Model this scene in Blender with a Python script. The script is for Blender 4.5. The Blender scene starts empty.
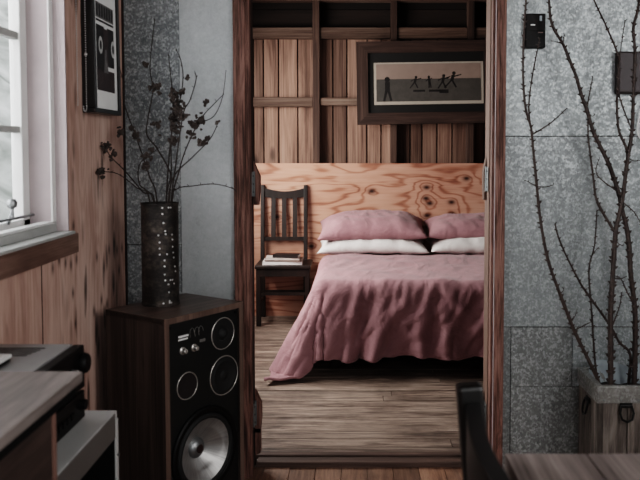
import bpy, bmesh, math, random
from mathutils import Vector, Matrix, noise
R = math.radians
rnd = random.Random(7)
sc = bpy.context.scene
COL = sc.collection

# ---------------------------------------------------------------- helpers
def hexc(h):
    h = h.lstrip('#'); c = [int(h[i:i+2], 16)/255 for i in (0, 2, 4)]
    return tuple(((x/12.92) if x <= .04045 else ((x+.055)/1.055)**2.4) for x in [sum(c)/3+(y-sum(c)/3)*.80 for y in c]) + (1,)

class N:
    """tiny node-tree writer"""
    def __init__(s, name, rough=.6, metal=0, spec=.5):
        s.m = bpy.data.materials.new(name); s.m.use_nodes = True
        s.t = s.m.node_tree; s.n = s.t.nodes; s.l = s.t.links
        s.b = s.n['Principled BSDF']
        s.b.inputs['Roughness'].default_value = rough
        s.b.inputs['Metallic'].default_value = metal
        s.b.inputs['Specular IOR Level'].default_value = spec
    def new(s, typ, ins=None, **kw):
        nd = s.n.new(typ)
        for k, v in kw.items(): setattr(nd, k, v)
        for k, v in (ins or {}).items(): s.put(nd.inputs[k], v)
        return nd
    def put(s, sock, v):
        if hasattr(v, 'is_output') or isinstance(v, bpy.types.NodeSocket): s.l.new(v, sock)
        else: sock.default_value = v
    def math(s, op, a, b=0., c=None):
        nd = s.new('ShaderNodeMath', operation=op)
        s.put(nd.inputs[0], a); s.put(nd.inputs[1], b)
        if c is not None: s.put(nd.inputs[2], c)
        return nd.outputs[0]
    def obj(s): return s.new('ShaderNodeTexCoord').outputs['Object']
    def attr(s, nm='rnd'): return s.new('ShaderNodeAttribute', attribute_name=nm).outputs['Fac']
    def mapping(s, v, scale=(1, 1, 1), loc=None, rot=None):
        nd = s.new('ShaderNodeMapping', {'Vector': v, 'Scale': scale})
        if loc is not None: s.put(nd.inputs['Location'], loc)
        if rot is not None: s.put(nd.inputs['Rotation'], rot)
        return nd.outputs[0]
    def noise(s, v, scale=5, detail=4, rough=.6, dist=0.):
        return s.new('ShaderNodeTexNoise', {'Vector': v, 'Scale': scale, 'Detail': detail, 'Roughness': rough, 'Distortion': dist}).outputs['Fac']
    def ramp(s, fac, stops, interp='LINEAR'):
        nd = s.new('ShaderNodeValToRGB', {'Fac': fac}); cr = nd.color_ramp; cr.interpolation = interp
        while len(cr.elements) > 1: cr.elements.remove(cr.elements[-1])
        for i, (p, c) in enumerate(stops):
            e = cr.elements[0] if i == 0 else cr.elements.new(p)
            e.position = p; e.color = c if isinstance(c, tuple) else (hexc(c) if isinstance(c, str) else (c, c, c, 1))
        return nd.outputs['Color']
    def mix(s, fac, a, b, mode='MIX'):
        nd = s.new('ShaderNodeMix', data_type='RGBA', blend_type=mode)
        s.put(nd.inputs[0], fac); s.put(nd.inputs[6], a); s.put(nd.inputs[7], b)
        return nd.outputs[2]
    def comb(s, x, y, z):
        nd = s.new('ShaderNodeCombineXYZ'); s.put(nd.inputs[0], x); s.put(nd.inputs[1], y); s.put(nd.inputs[2], z); return nd.outputs[0]
    def sep(s, v): return s.new('ShaderNodeSeparateXYZ', {'Vector': v}).outputs
    def vadd(s, a, b):
        nd = s.new('ShaderNodeVectorMath', operation='ADD'); s.put(nd.inputs[0], a); s.put(nd.inputs[1], b); return nd.outputs[0]
    def bump(s, h, strength=.3, dist=.01):
        nd = s.new('ShaderNodeBump', {'Height': h, 'Strength': strength, 'Distance': dist}); s.l.new(nd.outputs[0], s.b.inputs['Normal'])
    def color(s, c): s.put(s.b.inputs['Base Color'], c); return s
    def rough(s, c): s.put(s.b.inputs['Roughness'], c); return s

def plain(name, col, rough=.6, metal=0, var=.12, scale=30, spec=.5, bump=0):
    """one colour broken up by a little noise"""
    n = N(name, rough, metal, spec); c = hexc(col)
    lo = tuple(x*(1-var) for x in c[:3])+(1,); hi = tuple(min(1, x*(1+var)) for x in c[:3])+(1,)
    f = n.noise(n.obj(), scale, 4, .6)
    n.color(n.ramp(f, [(.3, lo), (.7, hi)]))
    if bump: n.bump(f, bump, .004)
    return n.m

def wood(name, stops, axis='Z', stretch=.7, fine=14, rough=.6, grain=.35, knots=0., plank=.25, bump=.25, spec=.3, tint_noise=0.):
    """sawn wood, grain along one axis; 'rnd' per plank shifts and tints it"""
    n = N(name, rough, 0, spec)
    r = n.attr(); sh = n.math('MULTIPLY', r, 37.)
    co = n.vadd(n.obj(), n.comb(sh, sh, sh))
    def st(a, b): return tuple(a if ax == axis else b for ax in 'XYZ')
    g1 = n.noise(n.mapping(co, st(stretch, fine*.45)), 1., 6, .6, 1.2)
    g2 = n.noise(n.mapping(co, st(stretch*2.2, fine*5)), 1., 5, .65, .2)
    f = n.math('ADD', n.math('MULTIPLY', g1, 1-grain), n.math('MULTIPLY', g2, grain))
    col = n.ramp(f, stops)
    if plank:
        k = n.math('MULTIPLY_ADD', r, 2*plank, 1-plank)
        col = n.mix(1., col, n.comb(k, k, k), 'MULTIPLY')
    if knots:
        kn = n.new('ShaderNodeTexVoronoi', {'Vector': n.mapping(co, st(2.2, 6.)), 'Scale': 1.})
        kf = n.ramp(kn.outputs['Distance'], [(.0, 1.), (.10, .9), (.2, 0.)])
        col = n.mix(n.math('MULTIPLY', kf, knots), col, hexc('#2a1712'))
    if tint_noise:
        t = n.noise(co, 2.2, 3, .6)
        col = n.mix(n.math('MULTIPLY', n.ramp(t, [(.35, 0.), (.7, 1.)]), tint_noise), col, hexc('#120d0b'))
    n.color(col)
    if bump: n.bump(f, bump, .004)
    return n.m

class MB:
    """collects shapes into one mesh"""
    def __init__(s): s.bm = bmesh.new(); s.lay = s.bm.faces.layers.float.new('rnd')
    def tagf(s, faces, r=0., mat=0):
        for f in faces: f[s.lay] = r; f.material_index = mat
    def box(s, lo, hi, r=0., bev=0., mat=0, M=None):
        before = len(s.bm.faces)
        lo = Vector(lo); hi = Vector(hi); c = (lo+hi)/2; d = hi-lo
        res = bmesh.ops.create_cube(s.bm, size=1, matrix=Matrix.Translation(c) @ Matrix.Diagonal((*d, 1)))
        vs = res['verts']
        fs = list({f for v in vs for f in v.link_faces})
        if bev:
            es = list({e for v in vs for e in v.link_edges})
            out = bmesh.ops.bevel(s.bm, geom=es, offset=bev, segments=2, profile=.5, affect='EDGES')
            fs = list({f for v in out['verts'] for f in v.link_faces} | {f for f in fs if f.is_valid})
        s.tagf(fs, r, mat)
        if M is not None:
            bmesh.ops.transform(s.bm, matrix=M, verts=list({v for f in fs for v in f.verts}))
        return s
    def bar(s, a, b, w, t, up=(0, 0, 1), r=0., bev=0., mat=0):
        """beam from a to b, w wide across, t along up"""
        a = Vector(a); b = Vector(b); z = (b-a); L = z.length; z.normalize()
        u = Vector(up); x = u.cross(z)
        if x.length < 1e-4: x = Vector((1, 0, 0)).cross(z)
        x.normalize(); y = z.cross(x)
        M = Matrix((x, y, z)).transposed().to_4x4(); M.translation = (a+b)/2
        return s.box((-w/2, -t/2, -L/2), (w/2, t/2, L/2), r, bev, mat, M)
    def tube(s, pts, rad, seg=8, r=0., mat=0, cap=True):
        pts = [Vector(p) for p in pts]
        rad = rad if isinstance(rad, (list, tuple)) else [rad]*len(pts)
        rings = []; prev = None
        for i, p in enumerate(pts):
            t = (pts[min(i+1, len(pts)-1)]-pts[max(i-1, 0)]).normalized()
            if prev is None:
                x = t.orthogonal().normalized()
            else:
                x = prev-t*prev.dot(t); x = x.normalized() if x.length > 1e-6 else t.orthogonal().normalized()
            prev = x; y = t.cross(x)
            rings.append([s.bm.verts.new(p+(x*math.cos(q)+y*math.sin(q))*rad[i]) for q in [2*math.pi*k/seg for k in range(seg)]])
        fs = []
        for a, b in zip(rings, rings[1:]):
            for k in range(seg): fs.append(s.bm.faces.new((a[k], a[(k+1) % seg], b[(k+1) % seg], b[k])))
        if cap:
            fs.append(s.bm.faces.new(rings[0][::-1])); fs.append(s.bm.faces.new(rings[-1]))
        s.tagf(fs, r, mat); return s
    def lathe(s, prof, M=None, seg=48, r=0., mat=0, close=True):
        """prof: (radius, z) list round local z"""
        M = M or Matrix()
        rings = []
        for (q, z) in prof:
            if q < 1e-6: rings.append([s.bm.verts.new(M @ Vector((0, 0, z)))])
            else: rings.append([s.bm.verts.new(M @ Vector((q*math.cos(2*math.pi*k/seg), q*math.sin(2*math.pi*k/seg), z))) for k in range(seg)])
        fs = []
        for a, b in zip(rings, rings[1:]):
            for k in range(seg):
                k2 = (k+1) % seg
                if len(a) == 1 and len(b) == 1: continue
                if len(a) == 1: fs.append(s.bm.faces.new((a[0], b[k], b[k2])))
                elif len(b) == 1: fs.append(s.bm.faces.new((a[k], b[0], a[k2])))
                else: fs.append(s.bm.faces.new((a[k], b[k], b[k2], a[k2])))
        s.tagf(fs, r, mat); return s
    def prism(s, poly, M, depth, r=0., mat=0):
        """polygon in local xy pushed along local z"""
        a = [s.bm.verts.new(M @ Vector((x, y, 0))) for x, y in poly]
        b = [s.bm.verts.new(M @ Vector((x, y, depth))) for x, y in poly]
        fs = [s.bm.faces.new(a[::-1]), s.bm.faces.new(b)]
        n = len(poly)
        for k in range(n): fs.append(s.bm.faces.new((a[k], a[(k+1) % n], b[(k+1) % n], b[k])))
        s.tagf(fs, r, mat); return s
    def grid(s, fn, nu, nv, r=0., mat=0, wrap=False):
        V = [[s.bm.verts.new(fn(i/nu, j/nv)) for j in range(nv+1)] for i in range(nu+1)]
        fs = [s.bm.faces.new((V[i][j], V[i+1][j], V[i+1][j+1], V[i][j+1])) for i in range(nu) for j in range(nv)]
        s.tagf(fs, r, mat); return s
    def blob(s, c, rad, sub=1, jit=.25, sc=(1, 1, 1), r=0., mat=0):
        res = bmesh.ops.create_icosphere(s.bm, subdivisions=sub, radius=1)
        fs = list({f for v in res['verts'] for f in v.link_faces})
        for v in res['verts']:
            k = 1+jit*noise.noise(v.co*2.3+Vector(c)*50)
            v.co = Vector(c)+Vector((v.co.x*sc[0], v.co.y*sc[1], v.co.z*sc[2]))*rad*k
        s.tagf(fs, r, mat); return s
    def build(s, name, mats, parent=None, smooth=False, loc=None, label=None, cat=None, group=None, kind=None, auto=None):
        bm = s.bm
        bmesh.ops.recalc_face_normals(bm, faces=bm.faces)
        if parent is None and loc is None:
            xs = [v.co for v in bm.verts]
            loc = Vector(((min(v.x for v in xs)+max(v.x for v in xs))/2, (min(v.y for v in xs)+max(v.y for v in xs))/2, min(v.z for v in xs)))
        off = Vector(loc) if parent is None else Vector((0, 0, 0))
        for v in bm.verts: v.co -= off
        me = bpy.data.meshes.new(name); bm.to_mesh(me); bm.free()
        for m in (mats if isinstance(mats, (list, tuple)) else [mats]): me.materials.append(m)
        if smooth or auto:
            for p in me.polygons: p.use_smooth = True
        if auto: me.set_sharp_from_angle(angle=R(auto))
        o = bpy.data.objects.new(name, me); COL.objects.link(o); o.location = off
        if parent is not None: o.parent = parent
        return tag(o, label, cat, group, kind)

def tag(o, label=None, cat=None, group=None, kind=None):
    if label: o['label'] = label
    if cat: o['category'] = cat
    if group: o['group'] = group
    if kind: o['kind'] = kind
    return o
def thing(name, label, cat, loc=(0, 0, 0), rot=(0, 0, 0), group=None):
    o = bpy.data.objects.new(name, None); COL.objects.link(o)
    o.location = loc; o.rotation_euler = rot; o.empty_display_size = .1
    return tag(o, label, cat, group)
def part(o, label): o['label'] = label; return o

# ---------------------------------------------------------------- camera (tripod height 1.3 m, tilted 3 degrees down, lens shift)
F, PU, PV, PITCH, EYE = 780., 356., 191., R(3), 1.3
cam = bpy.data.cameras.new('camera'); co = bpy.data.objects.new('camera', cam); COL.objects.link(co)
co.location = (0, 0, EYE); co.rotation_euler = (R(90)-PITCH, 0, 0)
cam.sensor_width = 36; cam.lens = F/640*36
cam.shift_x = -(PU-320)/640; cam.shift_y = -(240-PV)/640
cam.clip_start = .05
cam.dof.use_dof = True; cam.dof.focus_distance = 4.0; cam.dof.aperture_fstop = 5.
sc.camera = co

def at(u, v, y):
    """where a twig drawn at (u,v) in the photograph stands when it is y metres away"""
    a = (u-PU)/F; b = -(v-PV)/F
    dy = math.cos(PITCH)+b*math.sin(PITCH); dz = b*math.cos(PITCH)-math.sin(PITCH)
    return Vector((a/dy*y, y, EYE+dz/dy*y))

# ---------------------------------------------------------------- room measures
XL, YP, YB, PT = -.905, 3.05, 6.17, .12        # left wall, partition front, bedroom back wall, partition thickness
XR, CEIL = 2.1, 2.62
BXL, BXR = -1.12, 2.3
DX0, DX1, DTOP = -.412, .524, 2.2              # door opening between jambs

# ---------------------------------------------------------------- materials
def floor_mat(name, stops, axis, wear):
    n = N(name, .55, 0, .4)
    r = n.attr(); sh = n.math('MULTIPLY', r, 41.)
    c0 = n.obj(); co = n.vadd(c0, n.comb(sh, sh, sh))
    def st(a, b): return tuple(a if ax == axis else b for ax in 'XYZ')
    g1 = n.noise(n.mapping(co, st(2.2, 26)), 1, 7, .7, .8)
    g2 = n.noise(n.mapping(co, st(9., 130)), 1, 5, .75)
    f = n.math('ADD', n.math('MULTIPLY', g1, .6), n.math('MULTIPLY', g2, .4))
    col = n.ramp(f, stops)
    k = n.math('MULTIPLY_ADD', r, .7, .65)
    col = n.mix(1., col, n.comb(k, k, k), 'MULTIPLY')
    w = n.noise(n.mapping(c0, st(1.2, 3.)), 1., 4, .6, .5)
    col = n.mix(n.math('MULTIPLY', n.ramp(w, [(.42, 0.), (.72, 1.)]), wear), col, hexc('#a48f80'))
    d = n.noise(c0, 3.3, 4, .7)
    col = n.mix(n.math('MULTIPLY', n.ramp(d, [(.5, 0.), (.75, 1.)]), .55), col, hexc('#2b201b'))
    n.color(col); n.bump(f, .35, .003)
    n.rough(n.ramp(f, [(.3, .62), (.7, .42)]))
    return n.m

def galv(name, dark, light, seed, mottled=.5, rough=.48):
    n = N(name, rough, .35, .5)
    co = n.vadd(n.obj(), (seed*3.1, 0., seed*1.7))
    v1 = n.new('ShaderNodeTexVoronoi', {'Vector': co, 'Scale': 110., 'Randomness': 1.})
    v2 = n.new('ShaderNodeTexVoronoi', {'Vector': n.mapping(co, (1, 1, .7)), 'Scale': 210.})
    a = n.sep(v1.outputs['Color'])[0]; b = n.sep(v2.outputs['Color'])[1]
    sp = n.math('ADD', n.math('MULTIPLY', a, .55), n.math('MULTIPLY', b, .45))
    big = n.noise(n.mapping(co, (1., 1., .6)), 3.2, 6, .7)
    mid = n.noise(co, 30., 6, .75)
    cloud = n.math('ADD', n.math('MULTIPLY', big, .6), n.math('MULTIPLY', mid, .4))
    col = n.ramp(cloud, [(.3, dark), (.68, light)])
    fl = n.ramp(n.math('ADD', n.math('MULTIPLY', a, .6), n.math('MULTIPLY', b, .4)), [(.45, 0.), (.85, 1.)])
    dk = n.ramp(b, [(.0, 1.), (.3, 0.)])
    col = n.mix(n.math('MULTIPLY', fl, mottled), col, hexc('#d3d8d8'))
    col = n.mix(n.math('MULTIPLY', dk, mottled*.6), col, hexc('#3a3e40'))
    rust = n.noise(co, 5.5, 6, .75)
    col = n.mix(n.math('MULTIPLY', n.ramp(rust, [(.62, 0.), (.74, 1.)]), .35), col, hexc('#3b302c'))
    n.color(col); n.bump(sp, .03, .002)
    n.rough(n.ramp(sp, [(.2, rough+.1), (.8, rough-.1)]))
    return n.m

M = {}
M['bed_floor'] = floor_mat('weathered floorboards', [(.34, '#1c1411'), (.44, '#54433a'), (.53, '#8d7769'), (.66, '#c0ad9f')], 'X', .6)
M['near_floor'] = floor_mat('brown floorboards', [(.25, '#38241b'), (.5, '#7d5843'), (.75, '#a98068')], 'Y', .25)
M['galv_light'] = galv('pale galvanised sheet', '#9ba1a3', '#b9bec0', 1, .07)
M['galv_mid'] = galv('spangled galvanised sheet', '#54595c', '#8b9194', 2, .42)
M['galv_a'] = galv('galvanised sheet upper', '#767d7f', '#a0a7a8', 3, .28)
M['galv_b'] = galv('galvanised sheet middle', '#6a7072', '#929899', 4, .3)
M['galv_c'] = galv('galvanised sheet lower', '#57595a', '#888b8a', 5, .38)
M['galv_d'] = galv('galvanised sheet strip', '#55595a', '#838787', 6, .25)
M['casing'] = wood('rough reddish casing', [(.32, '#1a0f0c'), (.45, '#5a3c32'), (.55, '#8b6256'), (.7, '#a98274')], 'Z', 3.2, 60, .65, .5, 0, .1, .7)
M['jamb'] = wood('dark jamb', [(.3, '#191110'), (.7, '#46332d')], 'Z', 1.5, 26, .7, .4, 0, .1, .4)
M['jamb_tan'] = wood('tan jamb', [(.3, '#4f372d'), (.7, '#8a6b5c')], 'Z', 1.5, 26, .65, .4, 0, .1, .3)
M['sill_dark'] = wood('worn threshold', [(.3, '#241a17'), (.6, '#5b463d'), (.8, '#8a7468')], 'X', 1.5, 30, .6, .45, 0, .15, .5)
M['boards'] = wood('wall boards', [(.28, '#2e1e18'), (.42, '#65473a'), (.56, '#8f6c5b'), (.75, '#aa8876')], 'Z', .8, 20, .7, .45, .75, .42, .45)
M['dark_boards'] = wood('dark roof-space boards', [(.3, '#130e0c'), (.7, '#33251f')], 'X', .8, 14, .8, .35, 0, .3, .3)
M['stud'] = wood('rough studs', [(.3, '#241814'), (.5, '#4d372e'), (.7, '#6d5548')], 'Z', 1., 24, .75, .4, .4, .2, .5)
M['nog'] = wood('rough noggings', [(.3, '#261a15'), (.5, '#5c4438'), (.7, '#857062')], 'X', 1., 24, .75, .45, .4, .2, .6)
M['ceil'] = wood('dark ceiling', [(.3, '#120d0b'), (.7, '#2c201b')], 'Y', .8, 12, .85, .3, 0, .3, .3)

def plywood():
    n = N('knotty plywood', .5, 0, .35)
    co = n.obj(); s = n.sep(co)
    kn = [(.123, .98), (.55, 1.01), (.545, .925), (.575, .885), (.555, .79), (.745, .895), (.75, .8), (-.35, .55), (-.62, .78), (.02, .7), (1.1, .9), (1.3, .6), (-1.2, .8), (-.93, .42), (.86, 1.08)]
    warp = n.noise(n.mapping(co, (.55, 1., 3.4)), 1.25, 3, .5, .35)
    field = n.math('MULTIPLY', warp, 9.)
    dark = None
    for x, z in kn:
        dx = n.math('SUBTRACT', s[0], x-.27); dz = n.math('SUBTRACT', s[2], z)
        d2 = n.math('ADD', n.math('POWER', n.math('MULTIPLY', dx, 14.), 2.), n.math('POWER', n.math('MULTIPLY', dz, 22.), 2.))
        g = n.math('DIVIDE', 1., n.math('ADD', d2, 1.))
        field = n.math('ADD', field, n.math('MULTIPLY', g, 2.2))
        k = n.math('POWER', 2.718, n.math('MULTIPLY', d2, -5.))
        dark = k if dark is None else n.math('MAXIMUM', dark, k)
    ring = n.math('SINE', n.math('MULTIPLY', field, 6.))
    ring = n.math('MULTIPLY_ADD', ring, .5, .5)
    fine = n.noise(n.mapping(co, (2.5, 1, 70)), 1, 5, .65)
    tone = n.noise(n.mapping(co, (1.2, 1, 3)), 1.4, 3, .6)
    f = n.math('SUBTRACT', n.math('ADD', n.math('ADD', n.math('MULTIPLY', fine, .42), .14), n.math('MULTIPLY', tone, .5)), n.math('MULTIPLY', n.math('POWER', ring, 4.), .22))
    col = n.ramp(f, [(.22, '#6d3a2b'), (.40, '#a4654d'), (.58, '#c28a72'), (.85, '#d4a48e')])
    col = n.mix(dark, col, hexc('#2c1610'))
    n.color(col); n.bump(f, .08, .002)
    return n.m
M['ply'] = plywood()

def ply_wall():
    n = N('stained pine plywood', .55, 0, .35)
    co = n.obj(); s = n.sep(co)
    warp = n.noise(n.mapping(co, (1, 3.4, .55)), 1.5, 3, .55, .4)
    ring = n.math('MULTIPLY_ADD', n.math('SINE', n.math('MULTIPLY', warp, 75.)), .5, .5)
    fine = n.noise(n.mapping(co, (1, 80, 4)), 1, 6, .7)
    tone = n.noise(n.mapping(co, (1, 3.5, 1.2)), 1.6, 4, .6)
    f = n.math('ADD', n.math('ADD', n.math('MULTIPLY', ring, .07), n.math('MULTIPLY', fine, .40)), n.math('MULTIPLY', tone, .52))
    col = n.ramp(f, [(.25, '#8a6456'), (.42, '#b98f7f'), (.56, '#d3ad9d'), (.8, '#e6ccc0')])
    # knots pulled out along the grain, as blackened flecks
    v = n.new('ShaderNodeTexVoronoi', {'Vector': n.mapping(co, (1., 19., 5.), n.comb(0., n.math('MULTIPLY', tone, 1.2), n.math('MULTIPLY', tone, 2.)))  , 'Scale': 1.})
    kf = n.ramp(v.outputs['Distance'], [(.06, 1.), (.24, .55), (.36, 0.)])
    band = n.ramp(n.noise(n.mapping(co, (1, 1.2, .9)), 2.3, 2, .5), [(.40, 0.), (.52, 1.)])
    col = n.mix(n.math('MULTIPLY', n.math('MULTIPLY', kf, band), .85), col, hexc('#23130f'))
    # the blackened knots under the window and in the corner
    dark = None
    for ky, kz in [(2.314, 0.948), (2.363, 0.966), (2.416, 0.949), (2.461, 0.936), (2.511, 0.948), (2.843, 0.935), (2.903, 0.953), (2.938, 0.922), (3.001, 0.922), (2.71, 0.927), (2.669, 0.745), (2.491, 0.74), (2.75, 0.768), (2.81, 0.741), (2.862, 0.637), (2.474, 0.844), (2.489, 1.057), (2.783, 0.877), (2.959, 0.843)]:
        dy = n.math('SUBTRACT', n.math('ADD', s[1], n.math('MULTIPLY', fine, .012)), ky-2.0+.006); dz = n.math('SUBTRACT', s[2], kz)
        d2 = n.math('ADD', n.math('POWER', n.math('MULTIPLY', dy, 95.), 2.), n.math('POWER', n.math('MULTIPLY', dz, 55.), 2.))
        k = n.math('POWER', 2.718, n.math('MULTIPLY', d2, -1.))
        dark = k if dark is None else n.math('MAXIMUM', dark, k)
    col = n.mix(n.math('MULTIPLY', dark, .8), col, hexc('#2c1a15'))
    n.color(col); n.bump(f, .12, .002)
    return n.m
M['ply_wall'] = ply_wall()
M['white_paint'] = plain('old white paint', '#c9c4c2', .5, 0, .08, 9)
M['lilac_paint'] = plain('pinkish grey paint', '#b0a2a3', .55, 0, .10, 8)
M['sash'] = plain('white sash paint', '#dedddb', .45, 0, .05, 9)
M['sill_paint'] = plain('grey white sill paint', '#a9a9a6', .5, 0, .12, 12)
M['apron'] = wood('stained apron', [(.3, '#3d2a24'), (.5, '#75584c'), (.7, '#9a7c6e')], 'Y', 1.2, 26, .5, .4, .3, .1, .4)
M['black'] = plain('satin black', '#0c0b0b', .5, 0, .2, 30, .2)
M['black_matte'] = plain('matte black', '#0e0d0d', .8, 0, .2, 30, .15)
M['steel'] = plain('dull steel', '#8d8f90', .4, .85, .1)
M['hinge'] = plain('grey hinge steel', '#757a7b', .5, .6, .15)
M['white_metal'] = plain('bright steel beads', '#c9c9c9', .3, .7, .05)

# ---------------------------------------------------------------- setting
def struct(mb, name, mats, **k): return mb.build(name, mats, kind='structure', **k)

# bedroom floor: boards running across
mb = MB(); y = YP+.225; i = 0
while y < YB+.03:
    w = rnd.choice([.075, .085, .095]); x = BXL
    while x < BXR:
        L = rnd.uniform(1.2, 2.8); x2 = min(BXR, x+L)
        mb.box((x+.0015, y+.002, -.03), (x2-.0015, y+w-.002, rnd.uniform(-.0012, .0012)), rnd.random()); x = x2
    y += w
mb.box((BXL, YP+PT, -.05), (BXR, YB+.1, -.028), 0)
struct(mb, 'floor', M['bed_floor'], loc=(0, 0, 0))
# near floor: boards running away from the viewer
mb = MB(); x = XL-.1
while x < XR:
    w = .105; y = -1.4
    while y < YP+.08:
        L = rnd.uniform(1.4, 3.2); y2 = min(YP+.086, y+L)
        if y2-y > .02: mb.box((x+.0012, y+.001, -.03), (x+w-.0012, y2-.001, rnd.uniform(-.001, .001)), rnd.random())
        y = y2 if y2 > y else y+1
        if y2 >= YP+.08: break
    x += w
mb.box((XL-.1, -1.4, -.05), (XR, YP+.09, -.028), 0)
struct(mb, 'floor.001', M['near_floor'], loc=(0, 0, 0))
# threshold
mb = MB()
mb.box((DX0, YP+.085, -.02), (DX1, YP+.128, .022), .9, .005)
mb.box((DX0, YP+.127, -.02), (DX1, YP+.190, .004), .0, .003)
mb.box((BXL, YP+.189, -.02), (BXR, YP+.225, .012), .7, .004)
struct(mb, 'trim_1', M['sill_dark'])

# partition: galvanised sheets on the near face
WY = YP
core = MB()
core.box((XL-.1, WY+.004, 0), (DX0-.02, WY+PT-.004, CEIL), 0)
core.box((DX1+.02, WY+.004, 0), (BXR+.1, WY+PT-.004, CEIL), 0)
core.box((DX0-.02, WY+.004, DTOP), (DX1+.02, WY+PT-.004, CEIL), 0)
part_wall = struct(core, 'wall_partition', M['jamb'], loc=(0, WY, 0))
def sheet(x0, x1, z0, z1, m, proud=.0):
    mb = MB(); mb.box((x0+.0012, WY-.003-proud, z0+.0012), (x1-.0012, WY+.003, z1-.0012), 0, .0008)
    for zz in (z0+.03, (z0+z1)/2, z1-.03):
        for xx in (x0+.02, x1-.02):
            mb.lathe([(0, -.0025), (.003, -.002), (.004, 0)], Matrix.Translation((xx, WY-.003-proud, zz)) @ Matrix.Rotation(R(-90), 4, 'X') , 8, mat=1)
    o = mb.build('metal_sheet', [m, M['hinge']], part_wall, loc=None)
    o.data.transform(Matrix.Translation((0, -WY, 0)))
    return o
sheet(XL, -.685, .0, .93, M['galv_mid'])
sheet(XL, -.684, .93, CEIL, M['galv_mid'], .001)
sheet(-.685, DX0-.01, 0, CEIL, M['galv_light'], .003)
sheet(DX1+.01, 1.3, 1.354, CEIL, M['galv_a'], .002)
sheet(DX1+.01, 1.3, .603, 1.354, M['galv_b'])
sheet(DX1+.01, .612, .0, .603, M['galv_d'], .001)
sheet(.612, .855, .365, .602, M['galv_c'], .0015)
sheet(.855, 1.3, .365, .602, M['galv_b'], .001)
sheet(.612, 1.3, .0, .365, M['galv_c'], .0006)
sheet(1.298, XR, 0, CEIL, M['galv_mid'], .001)

# door frame (the opening has no leaf hung): casings, jambs, hinge plates with wooden blocks
door = thing('door_1', None, None, (0, WY, 0)); tag(door, kind='structure')
def dpart(mb, name, m, parent=door):
    o = mb.build(name, m, parent); o.data.transform(Matrix.Translation((0, -WY, 0))); return o
for s, x0, x1 in ((0, -.474, -.428), (1, .540, .579)):
    mb = MB(); mb.box((x0, WY-.028, 0), (x1, WY-.004, DTOP+.06), .3+.4*s, .003); dpart(mb, 'casing', M['casing'])
mb = MB(); mb.box((-.428, WY-.028, DTOP+.01), (.540, WY-.004, DTOP+.06), .5, .003); dpart(mb, 'casing', M['casing'])
mb = MB(); mb.box((-.430, WY-.016, 0), (DX0, WY+.03, DTOP+.012), .2, .002); dpart(mb, 'jamb', M['casing'])
mb = MB(); mb.box((-.432, WY+.03, 0), (DX0-.004, WY+PT, DTOP), .2, .002); dpart(mb, 'jamb', M['jamb'])  # left jamb: the shade it stands in is put into its dark colour
mb = MB(); mb.box((DX1, WY+.022, 0), (.545, WY+PT, DTOP), .5, .002); dpart(mb, 'jamb', M['jamb_tan'])  # right jamb: its lit look is put into the tan colour
mb = MB(); mb.box((DX1+.004, WY-.016, 0), (.542, WY+.022, DTOP+.012), .5, .002); dpart(mb, 'jamb', M['casing'])
mb = MB(); mb.box((DX0, WY+.0, DTOP), (DX1, WY+PT, DTOP+.03), .5, .002); dpart(mb, 'jamb', M['jamb'])
mb = MB(); mb.box((.5378, WY-.0285, 0), (.5395, WY-.016, DTOP), .5); dpart(mb, 'bead', M['lilac_paint'])
def hinge(side, zc):
    xs = DX0 if side < 0 else DX1; sg = 1 if side < 0 else -1
    mb = MB(); mb.box((xs-.001, WY+.028, zc-.048), (xs+sg*.004, WY+.062, zc+.048), 0, .001)
    mb.tube([(xs+sg*.003, WY+.064, zc-.05), (xs+sg*.003, WY+.064, zc+.05)], .006, 10)
    h = dpart(mb, 'hinge', M['hinge'])
    mb = MB()
    for dz in (-.032, 0, .032): mb.lathe([(0, .006), (.004, .005), (.005, .003)], Matrix.Translation((xs, WY+.044, zc+dz)) @ Matrix.Rotation(R(90)*sg, 4, 'Y'), 10)
    o = mb.build('screw', M['black'], h); o.data.transform(Matrix.Translation((0, -WY, 0)))
    # wooden block behind the plate, tapered on top
    mb = MB(); d0 = .0; d1 = .026 if side < 0 else .012
    Mx = Matrix(((sg, 0, 0, xs), (0, 0, 1, WY+PT-.045), (0, 1, 0, zc), (0, 0, 0, 1)))
    mb.prism([(d0, -.085), (d1*.8, -.085), (d1, -.03), (d1, .03), (d0, .09)], Mx, .04)
    o = mb.build('block', M['casing' if side < 0 else 'jamb_tan'], h); o.data.transform(Matrix.Translation((0, -WY, 0)))
hinge(-1, 1.165); hinge(1, 1.185); hinge(-1, .235); hinge(1, .235)
mb = MB(); mb.prism([(0, -.06), (.022, -.05), (.022, .05), (0, .05)], Matrix(((1, 0, 0, DX0), (0, 0, 1, WY+PT-.045), (0, 1, 0, .115), (0, 0, 0, 1))), .04)
dpart(mb, 'block', M['casing'])

# left wall with the window opening
WX, WD = XL, .145
WY0, WY1, WZ0, WZ1 = 1.05, 2.445, 1.045, 2.15
mb = MB()
mb.box((XL-WD, -1.4, 0), (XL, WY0, CEIL)); mb.box((XL-WD, WY0, 0), (XL, WY1, WZ0)); mb.box((XL-WD, WY0, WZ1), (XL, WY1, CEIL)); mb.box((XL-WD, WY1, 0), (XL, YP+.002, CEIL))
wl = struct(mb, 'wall_left', M['ply_wall'], loc=(XL, 2.0, 0))
mb = MB(); mb.box((XL, 2.226, 0), (XL+.0012, 2.2295, .98)); struct(mb, 'trim_2', M['black_matte'])
mb = MB(); mb.box((XL, YP-.012, .0), (XL+.007, YP-.001, CEIL)); struct(mb, 'trim_3', M['jamb'])
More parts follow.
